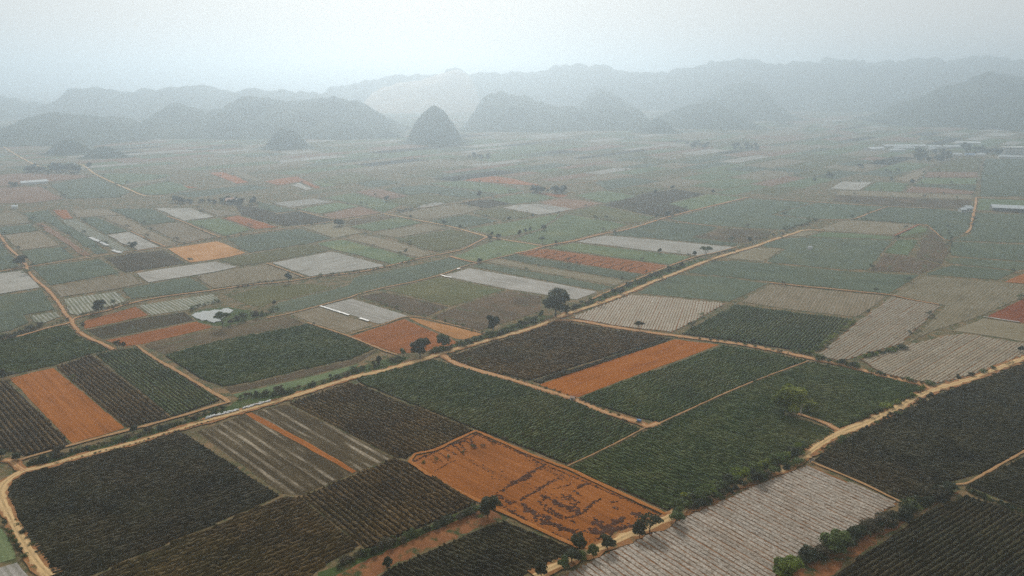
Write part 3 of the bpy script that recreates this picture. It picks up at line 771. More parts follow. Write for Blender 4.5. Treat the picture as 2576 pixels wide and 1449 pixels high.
# ---------------------------------------------------------------- roads, tracks and paths
ROADS = """
road|3.1|sandy farm road winding from the lower left bend to the fork|128,1452 94,1415 49,1347 23,1298 3,1253 4,1230 19,1211 60,1187 125,1172 227,1143 340,1115 400,1096 461,1078 521,1060 589,1041 642,1026 703,1009 795,980 893,949 965,934 1022,917 1075,903 1112,890 1194,866 1277,844 1352,822 1392,805 1425,791 1508,764 1582,736 1632,714 1695,690 1755,666 1794,652 1827,641 1893,622 1948,603 1996,588 2022,580 2074,580
road|3.8|sandy road lined with bushes on the right|2640,878 2576,902 2472,943 2415,963 2359,979 2302,1002 2245,1034 2177,1066 2124,1087 2079,1110 2034,1142 1979,1174 1927,1192 1858,1219 1817,1238 1749,1268 1677,1306 1628,1330 1583,1347 1552,1362 1511,1380 1466,1396 1401,1425 1345,1452
track|3.2|orange earth track crossing from the giant tree to the right road|1395,807 1453,808 1535,822 1618,835 1700,846 1810,860 1893,872 1996,893 2046,904 2115,919 2198,940 2275,959 2313,966 2347,980
track|3.0|orange earth track running down to the blue cart|1112,893 1150,917 1211,936 1286,956 1352,977 1439,1004 1500,1030 1568,1053 1609,1065 1628,1074 1658,1066
path|0.8|thin path between two green fields|1622,1078 1530,1126 1428,1174
path|0.9|thin path above the green field with the round tree|1658,1067 1690,1052 1868,972 2034,909
track|2.0|orange path to the bright round tree|2112,1085 2072,1064 2008,1042
edge|1.7|earth edge above the burnt orange field|1029,1162 1044,1144 1094,1134 1196,1085 1249,1108 1352,1152 1428,1180 1552,1238 1675,1296
edge|1.8|earth edge below the burnt orange field|1029,1162 1075,1193 1135,1229 1211,1265 1249,1282 1352,1331 1443,1373 1480,1384
path|1.2|red path between the pale mulched field and the dark field|2036,1162 2150,1209 2268,1266
path|1.2|red path at the right edge|2385,1219 2427,1219 2472,1196 2576,1137 2625,1112
track|1.9|dirt road running down the left edge|-20,575 0,593 19,621 47,646 66,668 69,679 88,703 121,731 148,764 165,791 179,806 187,822 206,841 234,856 261,867 286,881
path|2.0|earth track beside the left ridged field|344,870 385,900 453,939 529,985 567,1006 574,1014 544,1021 453,1049 351,1077 302,1089 227,1109 170,1124 106,1142 57,1157 30,1162
track|2.4|orange junction at the left edge|10,1158 30,1162 42,1174 62,1187
track|1.6|earth road across the left middle distance|-30,688 0,684 61,674 154,659 237,647 302,637 412,622 495,607 564,597 632,588 708,577 814,561 880,552 966,539 1029,528 1147,512 1249,495 1331,483 1400,471 1480,458 1574,443 1728,418 1838,398 1996,377
track|1.6|earth road from the left junction past the pond|-30,866 0,857 55,845 124,825 176,813 193,800 270,782 325,765 413,747 536,731 633,717 721,709 809,695 892,687 960,674 1051,652 1095,643 1161,629 1194,613 1226,597
road|2.2|pale track through the middle distance|966,539 1029,550 1084,561 1139,572 1224,596 1249,600 1300,609 1370,620
track|2.4|earth road rising from the fork to the far right|1297,638 1329,632 1370,620 1398,614 1442,607 1525,587 1563,581 1618,566 1668,550 1728,534 1810,514 1882,497 1900,497
path|1.6|grassy bank path along the slate field|1297,639 1216,659 1167,671 1106,693 1040,710 960,726 905,740 878,750 809,769 740,787 672,801
path|1.6|earth path right of the far tree|1668,550 1744,564 1813,571
path|1.5|earth path above the bright orange plot|773,813 872,845 919,864 974,886 1000,894
path|1.0|earth path between the mulched plot and the orange plot|872,845 960,818 1035,797 1128,816 1224,841
track|1.8|orange path between the grey and tan fields on the right|1936,712 2020,721 2101,729 2170,736 2239,743 2300,756 2362,767
path|2.0|farm path along the ditch by the fork|1470,762 1530,735 1604,703 1687,669 1753,646 1797,637 1852,622
track|2.6|straight dirt road in the far right|2456,498 2454,515 2451,531 2444,561 2440,578 2430,587
track|2.4|dirt lane above the long shed|2456,498 2520,500 2640,505
track|2.4|dirt lane below the long shed|2448,532 2520,533 2640,536
path|2.0|earth path in the upper right|2233,520 2190,536 2143,552 2060,553
path|2.2|earth path beyond the dark field in the upper right|1898,497 1996,505 2050,509 2130,514 2231,520 2357,525
path|2.0|curved earth path by the brown mottled plot|2308,566 2325,565 2350,582 2376,604 2392,607
rd|2.6|red earth edge of the pale plot|2250,594 2280,580 2313,565
road|3.6|pale dirt road in the hazy far left|0,362 19,376 66,404 110,420 192,413 220,424 240,439 289,462 333,481 368,494 412,494
path|2.2|earth path left of the far orange plot|748,530 800,544 847,554
path|2.0|earth path among the left mulched plots|330,583 370,602 415,621
path|2.0|earth path beside the far teal plot|420,545 459,558 505,578 553,598
path|1.6|earth path between left mulched plots|671,663 720,681 765,698
track|2.2|orange path beside the slate field|1133,646 1165,655 1200,662
path|3.0|pale path winding in the far right haze|2180,372 2250,360 2300,352 2312,345 2305,341
"""
def road_strip(name, px, width, z, mat, straight=False):
    w = [ground(x, y).xy for x, y in px]
    far = min(v.length for v in w)
    if straight:
        w = [a.lerp(b, k / 6) for a, b in zip(w, w[1:]) for k in range(6)] + [w[-1]]
    pts = spline(w, 2.0 if far < 500 else 6.0)
    V, F, UV = [], [], []
    n = len(pts)
    L = 0.0
    wj = np.interp(np.arange(n), np.linspace(0, n, max(2, n // 5)), RNG.normal(1, 0.10, max(2, n // 5)))
    for k, p in enumerate(pts):
        d = (pts[min(k + 1, n - 1)] - pts[max(k - 1, 0)]).normalized()
        s = Vector((-d.y, d.x))
        if k: L += (p - pts[k - 1]).length
        for j, u in enumerate((0, 0.25, 0.5, 0.75, 1.0)):
            e = random.gauss(0, 0.11) * width if j in (0, 4) else 0
            q = p + s * ((u - 0.5) * width * wj[k] + e)
            V.append((q.x, q.y, z + (0.0, 0.05, 0.08, 0.05, 0.0)[j]))
            UV.append((u, L / 5))
        if k:
            b = (k - 1) * 5
            F += [(b + j, b + j + 1, b + j + 6, b + j + 5) for j in range(4)]
    F = [f[::-1] for f in F]
    o = mesh_obj(name, V, F, mat)
    me = o.data
    lay = me.uv_layers.new(name="UVMap")
    idx = np.empty(len(me.loops), dtype=np.int32); me.loops.foreach_get("vertex_index", idx)
    lay.data.foreach_set("uv", np.array(UV, dtype=np.float32)[idx].ravel())
    return o
NAMES = {'road': 'sandy_road', 'track': 'dirt_track_road', 'path': 'footpath', 'rd': 'footpath', 'edge': 'footpath'}
M['rdp'] = road_mat("red_edge", (0.25, 0.085, 0.038))
for i, line in enumerate(ROADS.strip().splitlines()):
    k, w, lab, s = line.split('|')
    w = float(w) * (0.88 if i < 2 else 0.74)
    px = P(s)
    mp = sum(metres_per_px(x, y) for x, y in px) / len(px)
    o = road_strip(NAMES[k], px, w, 0.34 + 0.004 * i, M['rdp' if k == 'rd' else k], straight=k == 'edge')
    tag(o, label=lab, kind="structure")
    if k in ('road', 'track') and mp < 0.35:
        v = road_strip("verge_ground", px, w * 1.5, 0.315 + 0.0005 * i, M['verge'])
        tag(v, kind="structure")

# ---------------------------------------------------------------- fields too far off to survey one by one
def inside(pt, poly):
    x, y = pt; r = False
    for i in range(len(poly)):
        (x0, y0), (x1, y1) = poly[i], poly[i - 1]
        if (y0 > y) != (y1 > y) and x < (x1 - x0) * (y - y0) / (y1 - y0) + x0: r = not r
    return r
BB = [(min(p[0] for p in q), max(p[0] for p in q), min(p[1] for p in q), max(p[1] for p in q), q) for q in WORLD_POLYS]
def free(p):
    return not any(a - 4 < p[0] < b + 4 and c - 4 < p[1] < d + 4 and inside(p, q) for a, b, c, d, q in BB)
ra, rb = ground(1480, 458), ground(1838, 398)
FA = math.atan2(rb.y - ra.y, rb.x - ra.x)
ca, sa = math.cos(FA), math.sin(FA)
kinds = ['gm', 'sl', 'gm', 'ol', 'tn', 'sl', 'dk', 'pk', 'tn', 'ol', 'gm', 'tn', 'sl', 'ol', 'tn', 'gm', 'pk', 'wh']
FV, FF, FM = [], [], []
v = -2600.0
while v < 3200:
    dv = random.uniform(22, 48)
    u = -900.0
    while u < 4200:
        du = random.uniform(45, 140)
        cu, cv = u + du / 2, v + dv / 2
        wx, wy = cu * ca - cv * sa, cu * sa + cv * ca
        if 640 < wy < 3300 and abs(wx) < wy * 0.82 + 60:
            quad = [(u + 2, v + 1.5), (u + du - 2, v + 1.5), (u + du - 2, v + dv - 1.5), (u + 2, v + dv - 1.5)]
            quad = [(a * ca - b * sa, a * sa + b * ca) for a, b in quad]
            if all(free(q) for q in quad + [(wx, wy)]):
                b = len(FV)
                FV += [(x, y, 0.03) for x, y in quad]
                FF.append((b, b + 1, b + 2, b + 3)); FM.append(random.choice(kinds))
        u += du
    v += dv
o = mesh_obj("distant_field", FV, FF)
used = sorted(set(FM))
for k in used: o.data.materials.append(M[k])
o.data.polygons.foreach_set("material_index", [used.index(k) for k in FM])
tag(o, kind="structure")

# ---------------------------------------------------------------- karst hills
from mathutils import noise as mnoise
HILL_TOP = [CAM_H + 10]
def ridge(px, base_y, depth, label, mat=None, name="karst_hills", seed=0, rough=1.0, skirt=1.0):
    """a range whose crest runs through the surveyed crest points; it stands depth metres behind its foot"""
    xs = [p[0] for p in px]; ysv = [p[1] for p in px]
    d0 = ground(sum(xs) / len(xs), base_y).y
    D = d0 + depth
    n = max(24, int((xs[-1] - xs[0]) / 5))
    V, F = [], []
    ts = np.concatenate([np.linspace(-1, 0, 15), np.linspace(0, 1, 8)[1:]])
    m = len(ts)
    for i in range(n + 1):
        x = xs[0] + (xs[-1] - xs[0]) * i / n
        y = float(np.interp(x, xs, ysv))
        X, Z = at_range(x, y, D)
        pxm = D / FPX
        nz = lambda wl, k: 0.35 - abs(mnoise.noise(Vector((X / (wl * pxm), seed, k)))) * 1.4
        Z += (7.0 * nz(62, 1.7) + 4.5 * nz(26, 4.1) + 2.2 * nz(9, 7.3)) * rough * pxm
        Z = max(Z, 2.0)
        endf = min(1.0, min(i, n - i) / (n * 0.06 + 1))
        HILL_TOP.append(Z)
        for t in ts:
            spur = 1 + 0.28 * mnoise.noise(Vector((X * 0.008, seed + 9, 0.3)))
            w = depth * (spur if t < 0 else 1.1) * skirt
            yy = D + t * w
            h = Z * max(0.0, 1 - abs(t) ** 1.35) ** 1.05
            q = Vector((X * 0.011, yy * 0.011, seed))
            amp = abs(t) * (1 - abs(t)) * 4
            h += amp * Z * (0.16 * mnoise.noise(q) + 0.10 * mnoise.noise(q * 2.7) + 0.05 * mnoise.noise(q * 7)) * rough
            vd = mnoise.voronoi(Vector((X * 0.012, yy * 0.012, seed)))[0][0]
            h += amp * Z * 0.22 * (0.45 - vd) * rough
            sx = X + amp * 8 * mnoise.noise(q * 3 + Vector((5, 5, 5)))
            V.append((sx, yy, h * (0.25 + 0.75 * endf) - 1.5 * abs(t) ** 8))
        if i:
            a, b = (i - 1) * m, i * m
            F += [(a + j, b + j, b + j + 1, a + j + 1) for j in range(m - 1)]
    o = mesh_obj(name, V, F, mat or HILL, smooth=True)
    return tag(o, label=label, kind="structure")
def tower(x, base_y, top_y, hw, label, seed=0):
    """a single karst cone"""
    c = ground(x, base_y)
    R = hw * metres_per_px(x, base_y)
    D = c.y + R * 0.9
    X, Z = at_range(x, top_y, D)
    HILL_TOP.append(Z)
    V, F = [(X, D, Z)], []
    nr, na = 22, 56
    for k in range(1, nr + 1):
        r = k / nr
        for j in range(na):
            a = 2 * math.pi * j / na
            q = Vector((math.cos(a) * r * 2.2, math.sin(a) * r * 2.2, seed * 3.1))
            rr = R * 1.45 * r * (1 + 0.20 * mnoise.noise(q) + 0.10 * mnoise.noise(q * 3))
            k2 = r * 1.45
            dome = 0.10 + 0.90 * (0.66 * (1 - k2 ** 1.9) + 0.34 * (1 - k2 ** 1.2)) if k2 < 1 else 0.10 * (1 - (k2 - 1) / 0.45) ** 2
            h = Z * dome * (1 + 0.22 * r * mnoise.noise(q * 2.5)) + Z * 0.07 * min(1, 3 * r) * mnoise.noise(q * 6) * (k2 < 1.05)
            V.append((X + math.cos(a) * rr, D + math.sin(a) * rr, h if k < nr else -1.0))
    F += [(0, 1 + j, 1 + (j + 1) % na) for j in range(na)]
    for k in range(1, nr):
        a, b = 1 + (k - 1) * na, 1 + k * na
        F += [(a + j, b + j, b + (j + 1) % na, a + (j + 1) % na) for j in range(na)]
    return tag(mesh_obj("karst_hill", V, F, HILL, smooth=True), label=label, kind="structure")

ridge(P("700,262 760,246 800,238 850,215 900,210 960,200 1000,190 1050,183 1110,186 1142,171 1160,170 1180,185 1230,183 1260,187 1300,180 1350,183 1400,164 1440,160 1480,168 1520,165 1570,180 1600,185 1640,180 1680,182 1720,170 1780,158 1830,153 1900,152 1960,160 2050,158 2150,162 2300,165 2400,170 2600,175 2750,185"), 278, 300, "farthest karst range along the skyline", seed=3.3, rough=1.5)
ridge(P("1990,230 2040,190 2070,156 2100,147 2130,152 2180,158 2230,158 2290,150 2340,152 2390,160 2430,150 2480,142 2530,150 2580,155 2680,160 2760,190"), 277, 420, "pale far range on the right skyline", seed=8.1, rough=1.5)
ridge(P("912,262 925,240 960,221 1020,206 1080,196 1130,180 1160,176 1182,192 1200,214 1212,262"), 284, 230, "bare tan quarry slope below the skyline peak", M['rock'], "quarry_hill", seed=5.2, rough=0.7)
ridge(P("-260,225 -150,222 -60,235 0,250 40,262 75,271 100,267 120,270 150,267 165,266 185,245 210,230 240,223 290,230 340,233 360,222 400,228 440,221 490,219 520,224 560,233 610,233 640,222 665,235 690,226 720,230 750,235 790,236 840,250 880,270"), 302, 330, "hazy karst range on the left skyline", seed=1.4, rough=1.5)
ridge(P("1960,290 1985,255 2010,225 2050,214 2090,224 2130,204 2180,186 2220,197 2260,217 2300,240 2330,262"), 282, 280, "middle karst range behind the right valley", seed=6.6)
ridge(P("2228,288 2260,274 2300,256 2360,226 2400,211 2450,195 2490,176 2530,186 2580,198 2660,205 2760,230"), 322, 200, "dark wooded mountain at the right edge", seed=2.7, rough=1.3)
ridge(P("2490,288 2520,262 2548,240 2580,220 2640,200 2720,205 2800,240"), 334, 150, "nearest mountain shoulder cut by the right edge", seed=4.9)
ridge(P("1440,292 1480,242 1510,222 1545,235 1590,266 1610,285"), 316, 260, "faint karst hump behind the centre right hills", seed=7.7)
ridge(P("1690,292 1760,252 1814,227 1842,210 1874,202 1898,209 1926,237 1954,272 1985,298"), 305, 240, "tall rounded karst hill right of centre", seed=9.2)
ridge(P("1166,322 1187,277 1222,245 1261,225 1289,237 1327,245 1352,258 1397,267 1432,268 1460,276 1490,268 1537,265 1590,269 1625,288 1645,318"), 332, 230, "long dark karst hill right of the central cone", seed=3.9, rough=1.3)
ridge(P("1636,318 1674,288 1700,275 1737,265 1807,258 1839,275 1870,298 1895,316"), 326, 170, "low dark karst hill in front of the tall rounded hill", seed=5.8)
ridge(P("362,338 402,286 437,263 490,270 520,288 560,266 612,246 665,244 700,252 770,251 837,246 872,250 917,260 952,283 984,311 1018,338"), 352, 230, "long dark karst hills left of the central cone", seed=2.2, rough=1.3)
ridge(P("-120,345 -40,335 20,345 44,352 58,338 70,304 91,287 122,283 168,282 196,302 227,293 280,299 332,317 360,338"), 368, 190, "dark flat topped karst hills on the left", seed=6.1, rough=1.3)
tower(1092, 362, 265, 70, "steep isolated karst cone near the centre", 1)
tower(970, 348, 325, 36, "little karst cone left of the central cone", 2)
tower(718, 376, 320, 52, "small pointed karst hill at the foot of the left hills", 3)
tower(172, 390, 350, 50, "left one of two small karst knolls near the left edge", 4)
tower(262, 399, 367, 46, "right one of two small karst knolls near the left edge", 5)
tower(1653, 336, 297, 50, "small karst cone below the tall rounded hill", 6)

# ---------------------------------------------------------------- haze: the air over the whole plain
hv, hf = [], []
box(hv, hf, -GX - 60, GX + 60, GY0 - 60, GY1 + 60, -3.0, max(HILL_TOP) + 25)
hz = mesh_obj("haze", hv, hf)
t = NT("haze_air")
pv = t.node("ShaderNodeVolumePrincipled")
pv.inputs["Color"].default_value = HAZE_COLOR
pv.inputs["Density"].default_value = HAZE_DENSITY
pv.inputs["Anisotropy"].default_value = 0.83
t.link(pv.outputs[0], t.out.inputs["Volume"])
hz.data.materials.append(t.m)
tag(hz, kind="stuff")

# ---------------------------------------------------------------- trees and shrubs
def leaves(lobes, count, size, flat=0.5, seed=0):
    """leaf sprays spread through a crown made of ellipsoid lobes (centre, radii)"""
    r = np.random.default_rng(seed)
    vol = np.array([b[0] * b[1] * b[2] for _, b in lobes]) ** 0.67
    which = r.choice(len(lobes), count, p=vol / vol.sum())
    C = np.array([c for c, _ in lobes])[which]; B = np.array([b for _, b in lobes])[which]
    d = r.normal(size=(count, 3)); d /= np.linalg.norm(d, axis=1)[:, None]
    d[:, 2] = np.where(d[:, 2] < -0.35, -d[:, 2] * 0.4, d[:, 2])
    rad = r.uniform(0.55, 1.08, (count, 1)) ** 0.6
    p = C + d * B * rad
    nrm = d * 0.8 + r.normal(size=(count, 3)) * 0.55 + np.array([0, 0, flat])
    nrm /= np.linalg.norm(nrm, axis=1)[:, None]
    a = np.cross(nrm, r.normal(size=(count, 3))); a /= np.linalg.norm(a, axis=1)[:, None] + 1e-9
    b = np.cross(nrm, a)
    s = size * r.uniform(0.55, 1.3, (count, 1)); s2 = s * r.uniform(0.5, 0.9, (count, 1))
    droop = np.array([0, 0, -0.18]) * s
    V = np.stack([p - a * s, p + b * s2 + droop * 0, p + a * s + droop, p - b * s2], 1).reshape(-1, 3)
    F = np.arange(count * 4).reshape(-1, 4)
    return V.tolist(), F.tolist()
def lobes_round(n, R, H0, H1, seed, small=0.42, squash=0.8):
    r = random.Random(seed)
    out = [((0, 0, (H0 + H1) / 2), (R * 0.62, R * 0.62, (H1 - H0) * 0.40))]
    for k in range(n):
        an = 2 * math.pi * (k + r.random() * 0.7) / n * 2.4
        z = H0 + (H1 - H0) * (0.15 + 0.75 * r.random())
        f = math.sqrt(max(0.05, 1 - ((z - (H0 + H1) / 2) / ((H1 - H0) * 0.55)) ** 2))
        q = R * f * r.uniform(0.45, 0.80)
        s = R * small * r.uniform(0.75, 1.2)
        out.append(((math.cos(an) * q, math.sin(an) * q, z), (s, s, s * squash)))
    return out
def trunk_mesh(name, H, r0, lob, seed, mat):
    r = random.Random(seed)
    V, F = [], []
    lean = (r.uniform(-0.04, 0.04) * H, r.uniform(-0.04, 0.04) * H)
    top = 0.62 * H
    tube(V, F, [(0, 0, -0.1), (lean[0] * 0.4, lean[1] * 0.4, top * 0.4), (lean[0], lean[1], top)], [r0 * 1.25, r0 * 0.85, r0 * 0.4])
    for c, b in lob[1:7]:
        z0 = r.uniform(0.22, 0.45) * H
        k = z0 / top
        s = (lean[0] * k, lean[1] * k, z0)
        mid = ((s[0] + c[0]) * 0.55, (s[1] + c[1]) * 0.55, (z0 + c[2]) * 0.5)
        tube(V, F, [s, mid, (c[0], c[1], c[2])], [r0 * 0.5, r0 * 0.32, r0 * 0.12], 5)
    return make_mesh(name, V, F, mat, True)
# every prototype has unit height 1 so that a copy is scaled to its surveyed height
TREE = {}
def proto(key, n, R, H0, seed, count, leaf, small=0.42, squash=0.8, flat=0.5, r0=0.028):
    lob = lobes_round(n, R, H0, 1.0, seed, small, squash)
    zmax = max(c[2] + b[2] for c, b in lob)
    lob = [((c[0], c[1], c[2] / zmax), b) for c, b in lob]
    V, F = leaves(lob, count, leaf, flat, seed)
    TREE[key] = (make_mesh("crown", V, F, ML['d']), trunk_mesh("trunk", 1.0, r0, lob, seed, BARK))
proto('giant', 16, 0.58, 0.24, 3, 5200, 0.034, 0.34, 0.72)
proto('round', 12, 0.50, 0.16, 4, 3600, 0.040, 0.36, 0.8)
proto('bushy', 15, 0.56, 0.02, 14, 6000, 0.042, 0.34, 0.8)
proto('broad', 11, 0.62, 0.22, 5, 3000, 0.045, 0.36, 0.7)
proto('tall', 9, 0.30, 0.20, 6, 1900, 0.045, 0.46, 1.1)
proto('small', 8, 0.42, 0.26, 8, 1500, 0.052, 0.44, 0.85)
proto('small2', 7, 0.46, 0.20, 9, 1500, 0.055, 0.48, 0.75)
proto('thin', 7, 0.34, 0.35, 10, 420, 0.045, 0.45, 0.9, 0.3, 0.018)
proto('umbrella', 9, 0.62, 0.58, 12, 1300, 0.045, 0.36, 0.45)
BUSH = []
for k in range(6):
    lob = lobes_round(6, [0.62, 0.75, 0.55, 0.85, 0.66, 0.95][k], 0.02, 1.0, 20 + k, 0.5, 0.8)
    zmax = max(c[2] + b[2] for c, b in lob)
    lob = [((c[0], c[1], c[2] / zmax), b) for c, b in lob]
    V, F = leaves(lob, 620, 0.085, 0.4, 40 + k)
    TV, TF = [], []
    for q in range(4):
        c = lob[1 + q][0]
        tube(TV, TF, [(c[0] * 0.15, c[1] * 0.15, -0.03), (c[0] * 0.5, c[1] * 0.5, c[2] * 0.5), (c[0] * 0.8, c[1] * 0.8, c[2])], [0.03, 0.022, 0.01], 4)
    b = len(V)
    me = make_mesh("shrub", V + TV, F + [tuple(i + b for i in f) for f in TF], ML['g'])
    me.materials.append(BARK)
    me.polygons.foreach_set("material_index", [0] * len(F) + [1] * len(TF))
    BUSH.append(me)
def tree(x, y, hpx, kind, leaf, label, group=None, wide=None, name="tree", z=0.0):
    p = ground(x, y)
    h = upright(x, y, hpx)
    cm, tm = TREE[kind]
    e = empty(name, (p.x, p.y, z), random.uniform(0, 6.28))
    w = 1.0 if wide is None else wide
    e.scale = (h * w, h * w, h)
    inst("crown", cm, e, ML[leaf])
    inst("trunk", tm, e)
    return tag(e, label, "tree", group)
SHRUBS = []
def shrub(x, y, hpx, leaf, label, group=None, wide=1.0):
    SHRUBS.append((hpx, x, y, leaf, label, group, wide))
def plant_shrub(hpx, x, y, leaf, label, group, wide):
    p = ground(x, y)
    h = upright(x, y, hpx)
    o = inst("shrub", random.choice(BUSH), None, ML[leaf], (p.x, p.y, 0.05), random.uniform(0, 6.28), (h * wide, h * wide, h))
    return tag(o, label, "shrub", group)

# single trees: x, y of the foot, height, kind, leaf colour, width, label
TREES = """
1398,797,66,giant,d,1.0|giant dark spreading tree beside the bend of the sandy road
1240,842,48,tall,d,1.1|tall two tiered dark tree at the tip of the tan wedge
1057,898,47,round,d,1.05|dark round tree at the lower edge of the bright orange plot
1116,876,35,broad,g,0.85|lighter green tree just right of the dark round tree
1014,897,22,small,g,0.9|small green tree left of the dark round tree
953,917,21,small,d,0.8|small dark tree on the grassy bank left of the orange plot
940,924,18,thin,d,0.8|slim dark tree on the grassy bank left of the orange plot
831,954,14,thin,d,0.9|slim small tree further down the grassy bank
702,997,28,thin,b,1.5|brownish half bare tree beside the white sacks
336,1088,18,round,d,1.0|round dark tree at the corner of the left orange field
151,1144,24,small2,b,1.2|brown tree by the left end of the ditch
113,1163,20,round,d,1.0|dark round tree nearest the left orange junction
42,1159,22,round,d,1.0|dark tree just above the left orange junction
4,1152,24,small2,d,1.1|dark tree cut by the left edge above the junction
8,952,24,small2,d,1.0|dark tree on the left edge at the corner of the orange field
1227,1300,50,round,d,1.0|dark bushy tree at the lower corner of the burnt orange field
976,1431,27,small,d,0.9|small dark tree on the red bank near the lower edge
1987,1042,70,bushy,y,1.0|bright green round tree alone in the broad green field
2040,1040,30,bushy,y,1.0|small bright tree on the right side of the bright round tree
1634,1341,42,umbrella,d,1.15|flat topped dark tree over the tree lined road
1608,1352,36,small,d,1.0|dark tree left of the flat topped tree on the road
1458,1382,35,round,d,1.0|round dark tree at the lower corner of the orange field
1528,1383,35,small2,d,1.0|dark tree on the road edge below the burnt patches
1492,1402,29,small,g,1.0|green tree in the road edge opposite the round dark tree
1438,1418,36,small2,d,1.1|dark tree at the road edge near the lower end
1420,1433,30,small2,g,1.0|green tree lowest but one beside the road
1463,1414,27,small,g,1.0|small green tree between two road edge trees
1362,1450,32,small,d,1.0|dark tree where the tree lined road meets the lower edge
1700,1318,32,small2,g,1.15|broad green tree where the hedge begins right of the flat topped tree
1902,1216,29,round,d,1.0|round dark tree in the hedge above the pale mulched field
2102,1391,50,round,g,1.25|large green tree at the lower corner of the pale mulched field
1976,1460,54,round,y,1.15|yellow green tree cut by the lower edge
2018,1409,26,tall,d,0.9|slim dark tree left of the large green tree
249,787,35,round,d,0.95|dark tree beside the left orange plot
286,770,18,thin,p,1.2|pale thin tree right of the dark tree by the left orange plot
561,825,40,umbrella,g,0.85|tall spreading tree at the right end of the pond
612,806,22,small2,g,1.1|green tree just right of the pond
580,818,16,small,b,1.0|brown small tree below the pond
646,800,16,small2,b,1.1|brown small tree in the scrub right of the pond
690,768,13,small,d,1.0|small dark tree at the end of the olive meadow
296,879,24,thin,d,1.3|dark half bare tree at the foot of the long orange plot
311,876,17,small,d,0.8|small dark tree touching the half bare tree
210,829,20,thin,b,1.0|bare thin tree at the left end of the orange plot
54,670,28,broad,d,0.9|dark spreading tree at the left road crossing
338,633,25,tall,d,1.15|lone dark tree above the brown plot on the left
726,711,25,tall,d,1.1|lone dark tree on the road above the olive meadow
853,569,18,broad,d,1.3|dark wide tree at the far corner of a pale plot
973,507,15,small2,d,1.0|dark tree in the far dark plot left of centre
1206,502,23,tall,d,0.9|tall dark tree on the far earth road
1775,648,29,umbrella,p,0.95|pale feathery tree at the road fork
1747,645,14,small,d,0.9|small dark tree left of the pale feathery tree
1659,637,13,small,d,1.0|lone small dark tree in the long pale strip
1608,831,22,umbrella,d,1.0|lone umbrella shaped tree at the edge of the tan mulched field
1563,741,16,small2,d,1.1|dark bushy tree at the roadside beyond the giant tree
1361,801,21,small,g,0.9|green young tree at the left foot of the giant tree
1445,780,15,small2,d,1.1|dark bushy tree just right of the giant tree
1893,865,13,round,d,0.9|small round dark tree above the orange track
1885,613,17,tall,d,1.0|dark tree beside the road beyond the fork
1364,616,21,umbrella,g,0.75|light green tree at the pale track junction
1399,615,11,small,d,0.9|small dark tree right of the light green junction tree
1368,579,14,broad,d,0.9|dark tree at the end of three trees on the path
1307,593,15,small,d,0.9|leftmost of three dark trees on the middle path
1322,587,13,small,d,0.8|middle one of three dark trees on the middle path
1333,584,14,small,d,0.7|rightmost of three dark trees on the middle path
1232,606,15,small2,b,0.9|brown tree at the crossing of the pale track
1253,601,14,round,d,1.0|dark tree right of the pale track crossing
1237,594,12,small,d,0.9|small tree above the pale track crossing
1652,551,14,small,d,1.0|left one of two dark trees at the far road bend
1679,547,17,small2,d,0.9|right one of two dark trees at the far road bend
1703,536,10,small2,d,1.0|small dark tree just past the far road bend
1648,491,14,tall,d,1.0|dark far tree beside the hedge line right of centre
1692,477,11,small2,d,1.1|far tree on the hedge line right of centre
1793,488,12,small,d,0.9|lone far tree at the corner of a green plot
2049,458,12,small,d,1.0|lone far tree in the right distance
2242,455,10,small,d,0.9|lone far tree beside the pale wedge
2294,464,14,small,d,0.9|lone far tree at the tip of the pale wedge
1117,566,13,small2,d,1.0|dark tree beside the pale track left of the crossing
1158,575,9,round,d,1.1|low dark tree where a path leaves the pale track
1033,550,10,small,d,0.8|small tree on the pale track near its far end
1281,555,11,small2,d,1.0|dark tree on the path above the crossing
1340,547,9,small,d,0.9|small dark tree farther along the path above the crossing
2567,887,18,small,d,1.0|dark tree on the right edge beside the sandy road
1206,662,13,round,d,1.1|round shrubby tree at the corner of the long strips
"""
for line in TREES.strip().splitlines():
    a, lab = line.split('|')
    x, y, h, k, lf, w = a.split(',')
    tree(float(x), float(y), float(h), k, lf, lab, wide=float(w))

